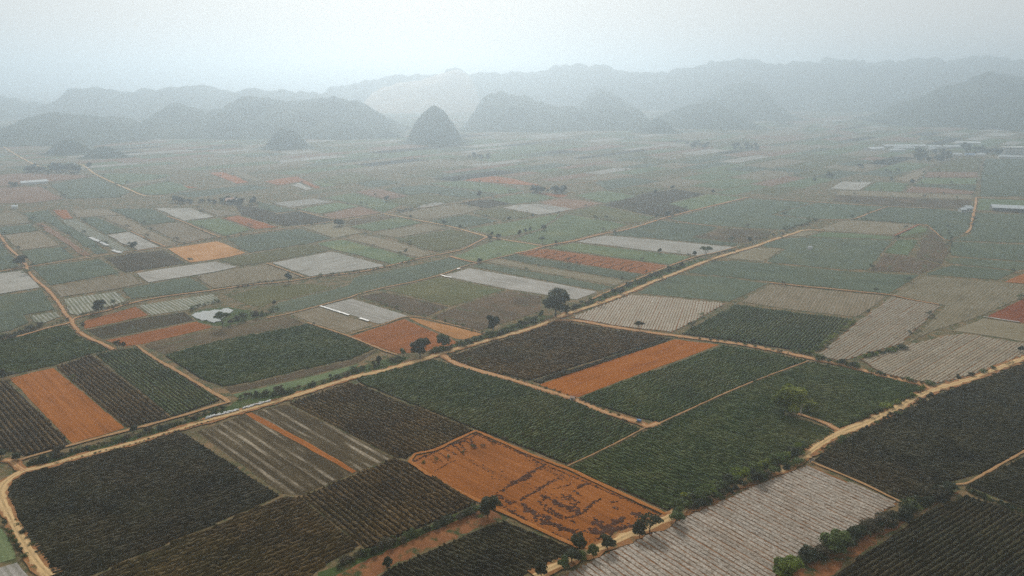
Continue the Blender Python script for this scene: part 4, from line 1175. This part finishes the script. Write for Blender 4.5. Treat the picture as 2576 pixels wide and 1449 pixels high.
# rows of shrubs: height range | spacing px | sideways px | leaf choices | line | label
HEDGES = """
17,27|9|6|ggyd|1692,1288 1745,1263 1817,1229 1870,1198 1927,1176 1979,1156 2020,1134|green shrub in the thick hedge between road and broad green field
12,19|17|3|gdb|1720,1290 1790,1258 1860,1228 1930,1200 2020,1158|low shrub on the mulched field side of the thick hedge
9,15|11|3|gyg|2136,1066 2177,1050 2245,1022 2300,994 2318,978|bright shrub on the upper side of the right sandy road
6,12|10|3|dgb|2060,1140 2124,1106 2177,1082 2245,1048 2302,1018 2350,992|small shrub on the lower side of the right sandy road
18,32|11|9|dgdb|1960,1440 2030,1412 2079,1392 2124,1374 2170,1346 2226,1318 2276,1292 2340,1256 2404,1230|shrub in the dense belt below the pale mulched field
7,12|8|2|gd|2427,1230 2487,1260 2529,1275 2590,1300|low shrub in the hedge between the two lower right fields
7,11|8|2|yg|1986,884 2033,892 2044,888 2082,860 2115,835 2152,808|bright green shrub in the hedge of the deep green ridged field
8,13|8|2|gdy|2154,905 2184,897 2225,889 2272,878|shrub in the short hedge inside the tan striped field
8,15|11|2|gdg|2050,902 2075,908 2095,914 2132,921 2162,930|shrub beside the orange track below the tan striped field
6,12|13|2|gdb|2175,935 2200,941 2248,952 2294,962 2340,970 2357,966|small shrub along the end of the orange track
6,10|26|3|gd|2393,972 2417,950 2459,948 2500,930|scattered shrub on the right sandy road
6,12|7|4|dbdg|70,1172 190,1140 314,1106 378,1087 453,1067 521,1041 567,1030|dark shrub in the ditch above the sandy road
6,12|9|5|gdgb|600,1006 660,994 720,988 830,958 900,935 960,918 1010,906|green shrub on the bank beside the sandy road
8,15|9|4|gdgb|1075,893 1130,878 1200,858 1250,842 1300,826 1350,806|shrub in the belt between orange plot and sandy road
6,12|9|4|dgb|1420,792 1460,772 1500,758 1540,738 1590,716 1640,698 1700,676 1750,656|shrub in the strip beyond the giant tree
4,8|10|3|dgb|1800,640 1840,634 1900,610 1950,592 1990,578 2055,554|shrub in the row past the road fork
8,14|8|4|ddb|0,852 30,848 55,838 80,830 108,818|dark shrub in the belt at the left edge
4,8|9|2|db|125,822 150,812 176,803|brown shrub left of the dirt road junction
4,8|11|2|db|195,796 240,786 290,775 330,763|dark shrub under the striped mulched plot
5,9|8|2|dg|473,783 500,772 530,764 560,758|dark shrub above the pond
5,12|9|6|gbgp|585,806 620,800 650,792 690,782 700,776|shrub in the rough ground right of the pond
4,7|13|2|db|585,724 620,719 660,713 700,710|thin shrub along the road above the olive meadow
4,8|13|2|dg|760,706 820,694 893,687 960,674 993,671 1045,655|shrub along the road under the wide white plot
3,5|10|1|gd|2147,553 2190,556 2240,559 2305,564|dark low shrub above the pale plot in the upper right
4,7|8|2|gd|1964,579 1990,572 2019,567 2055,554|green shrub in the upper right hedge
5,8|20|2|gd|1739,852 1770,855 1797,858 1830,862 1990,890|shrub at the lower edge of the deep green ridged field
5,9|20|3|gp|1050,793 1090,800 1140,816 1190,832 1215,838|grey green clump along the tan wedge
4,7|12|3|gp|930,757 970,768 1000,778 1040,792|green clump on the weedy fallow plot
5,8|26|4|gb|1040,1176 1440,1060 1628,1068|low shrub beside the orange tracks
4,9|7|2|d|999,535 1015,532 1030,530 1042,528|dark far shrub in the row beside the far white plot
4,7|12|2|d|760,567 785,564 805,563 824,566|dark far shrub on the earth road left of centre
3,6|16|2|dg|410,622 455,614 510,607 555,599 634,589|shrub on the earth road in the left distance
6,11|14|2|dgg|6,1308 26,1345 38,1368 66,1412|green shrub left of the sandy road bend
6,10|16|2|gdg|30,1296 55,1338 82,1376 100,1400|green shrub between the sandy road bend and the charcoal field
3,5|13|1|dg|130,1172 227,1145 340,1117 461,1081 540,1058|tiny sapling on the edge of the sandy road above the charcoal field
4,7|16|2|dg|1130,885 1286,950 1439,1000 1560,1050|tiny shrub on the edge of the orange track
8,18|12|5|gdb|840,1432 900,1405 960,1378 1030,1352 1120,1318 1190,1285|low green shrub on the grassy bank near the lower edge
4,6|10|1|d|1527,514 1540,510 1555,507|dark far shrub in a short hedge right of centre
4,8|9|2|d|2380,562 2392,606 2388,640|shrub beside the brown mottled plot
"""
for line in HEDGES.strip().splitlines():
    hr, sp, side, lf, pl, lab = line.split('|')
    h0, h1 = [float(v) for v in hr.split(',')]
    sp, side = float(sp), float(side)
    pts = spline(P(pl), 1.0)
    acc = 0.0
    for k in range(1, len(pts)):
        acc += (pts[k] - pts[k - 1]).length
        if acc >= sp:
            acc = random.uniform(-0.45, 0.3) * sp
            shrub(pts[k].x + random.gauss(0, side * 0.5), pts[k].y + random.gauss(0, side * 0.5), random.uniform(h0, h1),
                  random.choice(lf), lab, "shrubs: " + lab, random.uniform(0.85, 1.25))

SHRUBS.sort(key=lambda q: -q[0])
in_view = [q for q in SHRUBS if 0 <= q[1] <= 2576]
for q in in_view[:290]: plant_shrub(*q)
def joined(name, items, meshes, mats, label):
    """many small plants as one mass"""
    V, F, MI = [], [], []
    data = []
    for me, keep in meshes:
        co = np.empty(len(me.vertices) * 3, dtype=np.float32); me.vertices.foreach_get("co", co)
        polys = [tuple(p.vertices) for p in me.polygons if len(p.vertices) == 4][:keep]
        data.append((co.reshape(-1, 3), polys))
    for (x, y, hpx, leaf, wide) in items:
        co, polys = random.choice(data)
        p = ground(x, y); h = upright(x, y, hpx); a = random.uniform(0, 6.28)
        n = len(polys) * 4
        c = co[:n] * np.array([h * wide, h * wide, h])
        R = np.array([[math.cos(a), math.sin(a), 0], [-math.sin(a), math.cos(a), 0], [0, 0, 1]])
        c = c @ R + np.array([p.x, p.y, 0.05])
        b = len(V)
        V += c.tolist(); F += [tuple(b + i for i in f) for f in polys]; MI += [mats.index(leaf)] * len(polys)
    o = mesh_obj(name, V, F)
    for m in mats: o.data.materials.append(ML[m])
    o.data.polygons.foreach_set("material_index", MI)
    return tag(o, label, kind="stuff")
joined("undergrowth", [(q[1], q[2], q[0], q[3], q[6]) for q in in_view[290:]], [(b, 300) for b in BUSH], ['d', 'g', 'y', 'b', 'p'], "small scrub along the field edges and roads")
FAR_TREES = []
# groves in the haze: x0,x1,y0,y1 | number | height px | label
GROVES = """
62,234,424,440|26|11,19|dark tree in the wide grove under the two left knolls
22,52,466,471|5|8,13|dark tree beside the far left shed
437,470,508,513|6|10,17|dark tree in the grove left of the far house
470,545,506,513|9|5,11|low dark tree between two far groves on the left
555,645,506,515|16|9,17|dark tree around the far house
1336,1424,482,488|18|9,19|dark tree in the grove above the small bright orange plot
1036,1060,517,526|3|5,8|dark tree beside the far white plot
2078,2098,441,448|5|8,12|dark tree in the right far clump
2110,2120,436,439|2|5,8|small tree by the far right path
2160,2175,420,426|4|7,10|dark tree in the far clump left of the sheds
2195,2222,408,417|8|8,12|dark tree in the far right copse
2228,2262,428,438|6|5,9|tree on the far right hedge line
2305,2390,384,410|34|8,15|dark tree in the wood below the far sheds
2420,2475,372,384|14|8,16|dark tree in the wood behind the blue roof
2480,2530,380,393|9|10,17|dark tree before the white building
1640,1770,395,425|16|3,6|tiny dark tree in the far right fields
1725,1790,362,376|13|7,12|dark tree in the far grove under the tall rounded hill
1840,1905,368,380|13|7,13|dark tree in the far grove right of the tall rounded hill
1180,1235,392,404|12|5,10|dark tree in the far grove beside the pink plot
980,1130,395,440|20|3,6|tiny dark tree in the far fields left of centre
1130,1420,380,440|34|3,6|tiny dark tree in the far fields near the centre
1440,1640,390,440|24|3,6|tiny dark tree in the far fields right of the centre
1790,2080,385,450|34|3,7|tiny dark tree in the far right plain
2080,2420,310,360|30|3,6|tiny dark tree in the valley before the right mountain
300,700,395,432|30|3,7|tiny dark tree in the far left plain
700,960,390,440|20|3,6|tiny dark tree below the left hills
2480,2570,488,496|7|3,7|small dark tree along the lane above the long shed
1450,1700,470,500|8|3,6|small dark tree among the far green plots
"""
for line in GROVES.strip().splitlines():
    b, n, hr, lab = line.split('|')
    x0, x1, y0, y1 = [float(v) for v in b.split(',')]
    h0, h1 = [float(v) for v in hr.split(',')]
    for k in range(int(n)):
        if h1 <= 8:
            FAR_TREES.append((random.uniform(x0, x1), random.uniform(y0, y1), random.uniform(h0, h1), 'd', random.uniform(0.9, 1.4)))
            continue
        tree(random.uniform(x0, x1), random.uniform(y0, y1), random.uniform(h0, h1), random.choice(['round', 'small', 'small2', 'broad', 'tall']),
             'd', lab, "trees: " + lab, random.uniform(0.9, 1.35))

for poly in WORLD_POLYS:
    for i in range(len(poly)):
        a, b = Vector(poly[i]), Vector(poly[i - 1])
        if a.length < 360 or (b - a).length < 25 or a.length > 1500: continue
        for k in range(int((b - a).length / 30)):
            if random.random() < 0.75:
                q = a.lerp(b, random.random()); d = Vector((q.x, q.y, -CAM_H))
                zc = d.y * CP - d.z * SP
                xx, yy = IMG_W / 2 + FPX * d.x / zc, IMG_H / 2 - FPX * (d.y * SP + d.z * CP) / zc
                FAR_TREES.append((xx, yy, random.uniform(1.3, 4.2) / metres_per_px(xx, yy), random.choice('dddgb'), random.uniform(0.9, 1.6)))
joined("distant_vegetation", FAR_TREES, [(TREE[k][0], 300) for k in ("small", "small2", "round")], ["d", "g", "b"], "specks of trees and scrub scattered over the hazy plain")

# dead leaning trunk beside the bright round tree
p = ground(2015, 1044)
V, F = [], []
tube(V, F, [(0, 0, -0.1), (-0.15, 0, 1.2), (-0.2, 0.1, 2.6), (0.25, 0.1, 3.8), (0.9, 0.1, 4.3)], [0.28, 0.22, 0.18, 0.14, 0.07], 7)
tube(V, F, [(-0.2, 0.1, 2.6), (-0.8, -0.1, 3.3), (-1.1, -0.2, 4.0)], [0.12, 0.08, 0.03], 5)
tag(mesh_obj("dead_tree", V, F, PALEBARK, smooth=True, loc=(p.x, p.y, 0.05)), "pale dead trunk with a bent top beside the bright round tree", "dead tree")

# ---------------------------------------------------------------- pond
wp = [tuple(ground(x, y).xy) for x, y in P("481,795 492,788 504,787 511,783 524,784 540,780 556,781 563,777 573,776 580,779 588,782 580,788 567,793 566,799 556,804 558,809 545,810 538,813 527,810 520,806 508,808 500,803 494,802")]
poly_sheet("pond_water", wp, 0.34, WATER, edge=3.0, jag=0.35)[0]["label"] = "pond reflecting the pale sky"

# ---------------------------------------------------------------- burnt residue on the orange fields
def residue(px, width, parent, z=0.12, hz=0.16):
    """a ragged trail of burnt clumps"""
    w = [ground(x, y).xy for x, y in px]
    pts = spline(w, 0.35)
    V, F = [], []
    for p in pts:
        if random.random() < 0.28: continue
        for rep in range(2):
            r = width * random.uniform(0.15, 0.75)
            c = p + Vector((random.gauss(0, width * 0.42), random.gauss(0, width * 0.42)))
            b = len(V)
            m = 7
            a0 = random.uniform(0, 6.28)
            for q in range(m):
                rr = r * random.uniform(0.45, 1.35)
                V.append((c.x + rr * math.cos(a0 + q * 6.283 / m), c.y + rr * math.sin(a0 + q * 6.283 / m), z - 0.05))
            V.append((c.x, c.y, z + hz * random.uniform(0.3, 1.0)))
            F += [(b + q, b + (q + 1) % m, b + m) for q in range(m)]
    o = mesh_obj("burnt_patch", V, F, ASH)
    o.parent = parent
    o.matrix_parent_inverse = parent.matrix_basis.inverted()
    return o
STROKES = """
1.0|1037,1163 1063,1151 1090,1139 1116,1125 1145,1116 1173,1106 1199,1091
0.8|1199,1092 1237,1110 1286,1130 1317,1144 1352,1163
0.7|1352,1163 1400,1182 1458,1206 1515,1232 1590,1263 1664,1294
1.2|1288,1213 1307,1208 1333,1190 1367,1173
0.9|1249,1244 1270,1229 1294,1216
1.4|1294,1216 1312,1210 1339,1194
1.1|1250,1246 1268,1256 1283,1268
1.0|1283,1268 1317,1254 1337,1242 1352,1234 1375,1219 1405,1204
0.6|1116,1126 1132,1136 1146,1143
0.7|1135,1118 1152,1130 1168,1147
0.8|1150,1112 1163,1124 1172,1137
0.9|1169,1108 1182,1116 1192,1126
1.0|1184,1106 1190,1116 1200,1130
0.5|1070,1150 1082,1156 1096,1166
0.5|1086,1143 1098,1151 1112,1162
0.5|1100,1138 1114,1146 1130,1160
0.5|1094,1186 1110,1177 1128,1166 1145,1160
1.0|1413,1246 1432,1262 1454,1279
1.0|1428,1242 1440,1254 1456,1266
0.9|1443,1234 1452,1240 1462,1250
0.9|1394,1264 1416,1276 1440,1287
1.0|1360,1264 1386,1282 1412,1302
0.8|1367,1280 1396,1296 1420,1310
1.0|1430,1303 1452,1296 1470,1286 1492,1266 1511,1256
1.6|1394,1262 1408,1268 1420,1276
1.5|1424,1276 1440,1282 1455,1290
1.0|1452,1229 1466,1222 1477,1218
1.3|1318,1271 1332,1283 1345,1291
1.8|1318,1284 1340,1290 1362,1298 1379,1302
1.2|1345,1302 1368,1311 1401,1321
1.4|1364,1313 1390,1322 1416,1332 1469,1336
1.2|1405,1321 1430,1334 1458,1347
1.0|1288,1284 1310,1302 1326,1313 1360,1331 1401,1348 1446,1366
0.8|1262,1270 1280,1284 1302,1296 1320,1304
1.2|1362,1246 1372,1252 1384,1256
0.8|1366,1260 1372,1252
2.4|1500,1312 1512,1318 1522,1326
2.6|1505,1330 1520,1334 1540,1332
2.0|1480,1336 1498,1340 1516,1342
1.8|1540,1318 1555,1310 1568,1306
1.6|1530,1340 1550,1330 1570,1326
1.5|1585,1292 1600,1290 1612,1294
1.4|1600,1300 1618,1298 1630,1300
1.6|1560,1340 1572,1332 1590,1322
1.0|1500,1355 1520,1352 1538,1350
1.0|1544,1276 1552,1280
0.9|1540,1264 1550,1262
0.8|1486,1362 1500,1366 1512,1368
0.9|1416,1300 1430,1306 1446,1316
0.7|1395,1230 1410,1226
0.7|1420,1224 1436,1218
"""
for line in STROKES.strip().splitlines():
    w, s = line.split('|')
    residue(P(s), float(w) * 0.78, BURNT_FIELD)
ua, ub, uc = ground(1040, 1163).xy, ground(1196, 1090).xy, ground(1650, 1296).xy
for k in range(9):                                        # loose litter along the drills
    f = random.random(); g = random.uniform(0.25, 0.9)
    st = ua.lerp(ub, f) + (uc - ub) * g
    V, F = [], []
    for q in range(26):
        c0 = st + (uc - ub).normalized() * random.uniform(-9, 9) + Vector((random.gauss(0, 1.2), random.gauss(0, 1.2)))
        r = random.uniform(0.12, 0.4); b = len(V)
        for m in range(5): V.append((c0.x + r * random.uniform(0.5, 1.3) * math.cos(m * 1.257), c0.y + r * random.uniform(0.5, 1.3) * math.sin(m * 1.257), 0.07))
        V.append((c0.x, c0.y, 0.16)); F += [(b + m, b + (m + 1) % 5, b + 5) for m in range(5)]
    o = mesh_obj("burnt_patch", V, F, ASH); o.parent = BURNT_FIELD; o.matrix_parent_inverse = BURNT_FIELD.matrix_basis.inverted()
for k in range(12):
    f = k / 11
    x0 = 1352 + f * 265; y0 = 629 + f * 38
    dx = -30 - random.uniform(0, 12)
    q = [(x0, y0), (x0 + dx * 0.4 + 6, y0 + 5), (x0 + dx * 0.7, y0 + 8), (x0 + dx, y0 + 14 + 3 * f)]
    residue([(x, min(y, 638 + (x - 1297) * 0.158)) for x, y in q], 0.55, STREAKED_FIELD, 0.2)

# ---------------------------------------------------------------- white sacks and plastic sheets
V, F = [], []
rngs = random.Random(5)
nu, nv = 10, 6
for j in range(nv + 1):
    ph = math.pi * j / nv
    for i in range(nu):
        th = 2 * math.pi * i / nu
        sx = math.copysign(abs(math.cos(ph)) ** 0.6, math.cos(ph))
        k = 1 + rngs.uniform(-0.12, 0.12)
        V.append((0.62 * sx, 0.34 * math.sin(ph) ** 0.6 * math.cos(th) * k, 0.24 + 0.24 * math.sin(ph) ** 0.6 * math.sin(th) * k))
for j in range(nv):
    for i in range(nu):
        F.append((j * nu + i, j * nu + (i + 1) % nu, (j + 1) * nu + (i + 1) % nu, (j + 1) * nu + i))
SACKM = make_mesh("sack", V, F, SACK, True)
for (xa, ya, xb, yb, n, lab) in ((519, 1055, 598, 1034, 34, "white sack in the left heap along the sandy road"), (612, 1030, 681, 1011, 28, "white sack in the right heap along the sandy road")):
    a, b = ground(xa, ya).xy, ground(xb, yb).xy
    d = (b - a).normalized(); s = Vector((-d.y, d.x)); an = math.atan2(d.y, d.x)
    for k in range(n):
        q = a.lerp(b, k / (n - 1)) + s * random.uniform(-0.55, 0.65)
        o = inst("sack", SACKM, None, None, (q.x, q.y, 0.40), an + random.gauss(0, 0.35), (random.uniform(0.8, 1.2), random.uniform(0.8, 1.2), random.uniform(0.7, 1.3)))
        tag(o, lab, "sack", "sacks: " + lab)
def sheet(px, width, label):
    w = [ground(x, y).xy for x, y in px]
    pts = spline(w, 1.2)
    V, F = [], []
    for k, p in enumerate(pts):
        d = (pts[min(k + 1, len(pts) - 1)] - pts[max(k - 1, 0)]).normalized()
        s = Vector((-d.y, d.x))
        for u in (-0.5, -0.17, 0.17, 0.5):
            q = p + s * (u * width * random.uniform(0.8, 1.15))
            V.append((q.x, q.y, 0.42 + random.uniform(0, 0.12)))
        if k:
            b = (k - 1) * 4
            F += [(b + j, b + j + 1, b + j + 5, b + j + 4)[::-1] for j in range(3)]
    tag(mesh_obj("plastic_sheet", V, F, SACK), label, "plastic sheet")
sheet(P("806,771 840,782 878,794"), 1.2, "long white plastic sheet on the bright mulched plot")
sheet(P("905,802 927,809"), 1.2, "short white plastic sheet near the bright orange plot")
sheet(P("226,598 248,608 272,619"), 2.8, "broad white plastic sheet on the left striped far plot")
sheet(P("283,630 294,634 305,637"), 2.8, "white plastic sheet at the road end of the striped far plot")
sheet(P("2474,798 2520,805 2565,812"), 0.9, "white plastic strip under the red field")
sheet(P("1109,693 1122,697 1136,699"), 0.9, "white plastic strip at the left tip of the long white plot")
sheet(P("1150,678 1158,676"), 1.2, "white bundle on the path above the long white plot")

# ---------------------------------------------------------------- buildings
def building(name, xa, ya, xb, yb, depth, wall, roof, wm, rm, label, cat, windows=0, storeys=1, flat=False, gable_along=True):
    """front edge runs from survey point a to b; depth goes away from the camera"""
    a, b = ground(xa, ya).xy, ground(xb, yb).xy
    d = b - a; L = d.length; an = math.atan2(d.y, d.x)
    e = empty(name, (a.x, a.y, 0.02), an)
    V, F = [], []
    box(V, F, 0, L, 0, depth, 0, wall)
    mesh_obj("wall", V, F, wm, parent=e)
    V, F = [], []
    ov = min(0.6, wall * 0.15)
    if flat:
        box(V, F, -ov, L + ov, -ov, depth + ov, wall + 0.003, wall + roof)
    else:
        y0, y1, ym = -ov, depth + ov, depth / 2
        th = 0.08 + 0.02 * wall
        for z in (0, th):
            V += [(-ov, y0, wall + z - 0.02), (L + ov, y0, wall + z - 0.02), (L + ov, ym, wall + roof + z), (-ov, ym, wall + roof + z), (L + ov, y1, wall + z - 0.02), (-ov, y1, wall + z - 0.02)]
        F += [(6, 7, 8, 9), (9, 8, 10, 11), (0, 3, 2, 1), (3, 5, 4, 2), (0, 1, 7, 6), (4, 5, 11, 10), (1, 2, 8, 7), (2, 4, 10, 8), (0, 6, 9, 3), (3, 9, 11, 5)]
        g = len(V)
    mesh_obj("roof", V, F, rm, parent=e)
    if not flat:
        V = [(0, 0, wall), (0, depth, wall), (0, depth / 2, wall + roof), (L, 0, wall), (L, depth, wall), (L, depth / 2, wall + roof)]
        mesh_obj("gable", V, [(0, 2, 1), (3, 4, 5)], wm, parent=e)
    for s in range(storeys):
        for k in range(windows):
            w = L / windows * 0.5
            x0 = L * (k + 0.5) / windows - w / 2
            zh = wall / storeys
            V, F = [], []
            box(V, F, x0, x0 + w, -0.04, 0.1, s * zh + zh * 0.35, s * zh + zh * 0.8)
            wo = mesh_obj("window", V, F, GLASS, parent=e)
    return tag(e, label, cat)
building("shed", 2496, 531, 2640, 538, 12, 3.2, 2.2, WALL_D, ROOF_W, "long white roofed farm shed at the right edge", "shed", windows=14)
building("house", 2418, 535, 2431, 535, 6, 2.6, 1.4, WALL_W, ROOF_W, "small pale house beside the far right dirt road", "house", windows=2)
building("house", 2431, 533, 2446, 533, 8, 3.2, 1.9, WALL_W, ROOF_W, "taller pale house touching the far right dirt road", "house", windows=2)
for (xa, ya, xb, yb, dep, lab, rm) in (
    (2191, 379, 2226, 377, 16, "bright far shed at the left end of the shed group", ROOF_W),
    (2226, 371, 2331, 371, 14, "longest far shed in the back of the shed group", ROOF_W),
    (2250, 376, 2300, 376, 11, "middle length far shed in the middle of the group", ROOF_W),
    (2239, 382, 2277, 382, 10, "lowest far shed at the front of the shed group", ROOF_W),
    (2337, 373, 2369, 373, 12, "short far shed right of the longest far shed", ROOF_W),
    (2337, 379, 2358, 379, 9, "very short far shed in front of the short shed", ROOF_W),
    (2376, 373, 2427, 373, 14, "far shed left of the blue roof", ROOF_W),
    (2408, 363, 2468, 364, 26, "wide pale far greenhouse behind the sheds", ROOF_W),
    (2399, 393, 2421, 393, 10, "pale far shed just left of the blue roof", ROOF_W),
    (2426, 393, 2450, 394, 10, "far shed with a dark blue roof", ROOF_B),
    (2459, 393, 2480, 393, 9, "pale far shed just right of the blue roof", ROOF_W),
    (2513, 398, 2640, 402, 9, "long low white shed under the white building", ROOF_W)):
    building("shed", xa, ya, xb, yb, dep, 2.6, 2.0, WALL_W, rm, lab, "shed")
building("apartment_building", 2527, 389, 2600, 389, 14, 10.5, 0.9, WALL_W, WALL_W, "white three storey building with rows of windows at the right edge", "building", windows=8, storeys=3, flat=True)
building("water_tower", 2357.5, 394, 2359.5, 394, 1.4, 8.0, 1.2, WALL_W, WALL_W, "slim white tower in the wood below the far sheds", "tower")
building("shed", 55, 466, 121, 461, 9, 2.4, 1.8, WALL_W, ROOF_W, "long pale shed in the far left field", "shed")
building("hut", 30, 526, 45, 525, 5, 2.2, 1.0, WALL_W, ROOF_W, "little white hut on the left edge in the haze", "hut")
building("house", 568, 513, 590, 512, 8, 3.2, 1.9, WALL_W, ROOF_R, "far house with brownish roof among trees", "house", windows=3)
building("hut", 596, 512, 611, 511, 6, 2.6, 1.4, WALL_W, ROOF_W, "small white outbuilding right of the far house", "hut", windows=1)
building("hut", 2034, 628, 2043, 628, 2.4, 1.6, 0.7, WALL_W, ROOF_W, "tiny white roofed hut in the dark drilled field", "hut")
building("hut", 1434, 1007, 1445, 1008, 1.3, 1.0, 0.5, WALL_W, ROOF_R, "tiny hut with pinkish roof beside the orange track", "hut", windows=1)

# ---------------------------------------------------------------- blue cart and motorbike
def wheel(parent, x, y, r, w):
    V, F = [], []
    tube(V, F, [(x, y - w / 2, r), (x, y + w / 2, r)], [r, r], 14)
    wv = mesh_obj("wheel", V, F, BLACK, parent=parent, smooth=False)
    V, F = [], []
    tube(V, F, [(x, y - w / 2 - 0.01, r), (x, y + w / 2 + 0.01, r)], [r * 0.55, r * 0.55], 10)
    mesh_obj("rim", V, F, STEEL, parent=wv)
p = ground(1608, 1064)
e = empty("cart", (p.x, p.y, 0.44), -0.6)
V, F = [], []
box(V, F, -0.75, 0.75, -0.45, 0.45, 0.35, 0.62)
mesh_obj("bed", V, F, STEEL, parent=e)
V, F = [], []
for i in range(7):
    for j in range(5):
        x, y = -0.8 + 1.6 * i / 6, -0.5 + j / 4
        V.append((x, y, 0.62 + 0.38 * math.sin(math.pi * min(1, max(0, j / 4))) ** 0.6 + random.uniform(-0.03, 0.03)))
for i in range(6):
    for j in range(4):
        a = i * 5 + j
        F.append((a, a + 5, a + 6, a + 1))
mesh_obj("tarpaulin", V, F, BLUE, parent=e, smooth=True)
for x, y in ((-0.45, -0.5), (-0.45, 0.5), (0.45, -0.5), (0.45, 0.5)): wheel(e, x, y, 0.28, 0.1)
V, F = [], []
tube(V, F, [(0.75, 0, 0.45), (1.3, 0, 0.5), (1.6, 0, 0.8)], [0.03, 0.03, 0.03], 5)
mesh_obj("handle", V, F, STEEL, parent=e)
tag(e, "small blue covered cart at the end of the orange track", "cart")
p = ground(2042, 1164)
e = empty("motorbike", (p.x, p.y, 0.42), 0.5)
for x in (-0.6, 0.6): wheel(e, x, 0, 0.3, 0.1)
V, F = [], []
tube(V, F, [(-0.6, 0, 0.3), (-0.2, 0, 0.5), (0.35, 0, 0.65), (0.45, 0, 0.9)], [0.08, 0.13, 0.12, 0.05], 6)
tube(V, F, [(0.6, 0, 0.3), (0.42, 0, 0.95)], [0.03, 0.03], 5)
mesh_obj("frame", V, F, STEEL, parent=e)
V, F = [], []
box(V, F, -0.65, 0.15, -0.12, 0.12, 0.66, 0.76)
mesh_obj("seat", V, F, BLACK, parent=e)
V, F = [], []
tube(V, F, [(0.4, -0.33, 1.0), (0.42, 0, 0.97), (0.4, 0.33, 1.0)], [0.02, 0.02, 0.02], 5)
mesh_obj("handlebar", V, F, STEEL, parent=e)
tag(e, "dark motorbike parked at the top corner of the pale mulched field", "motorbike")
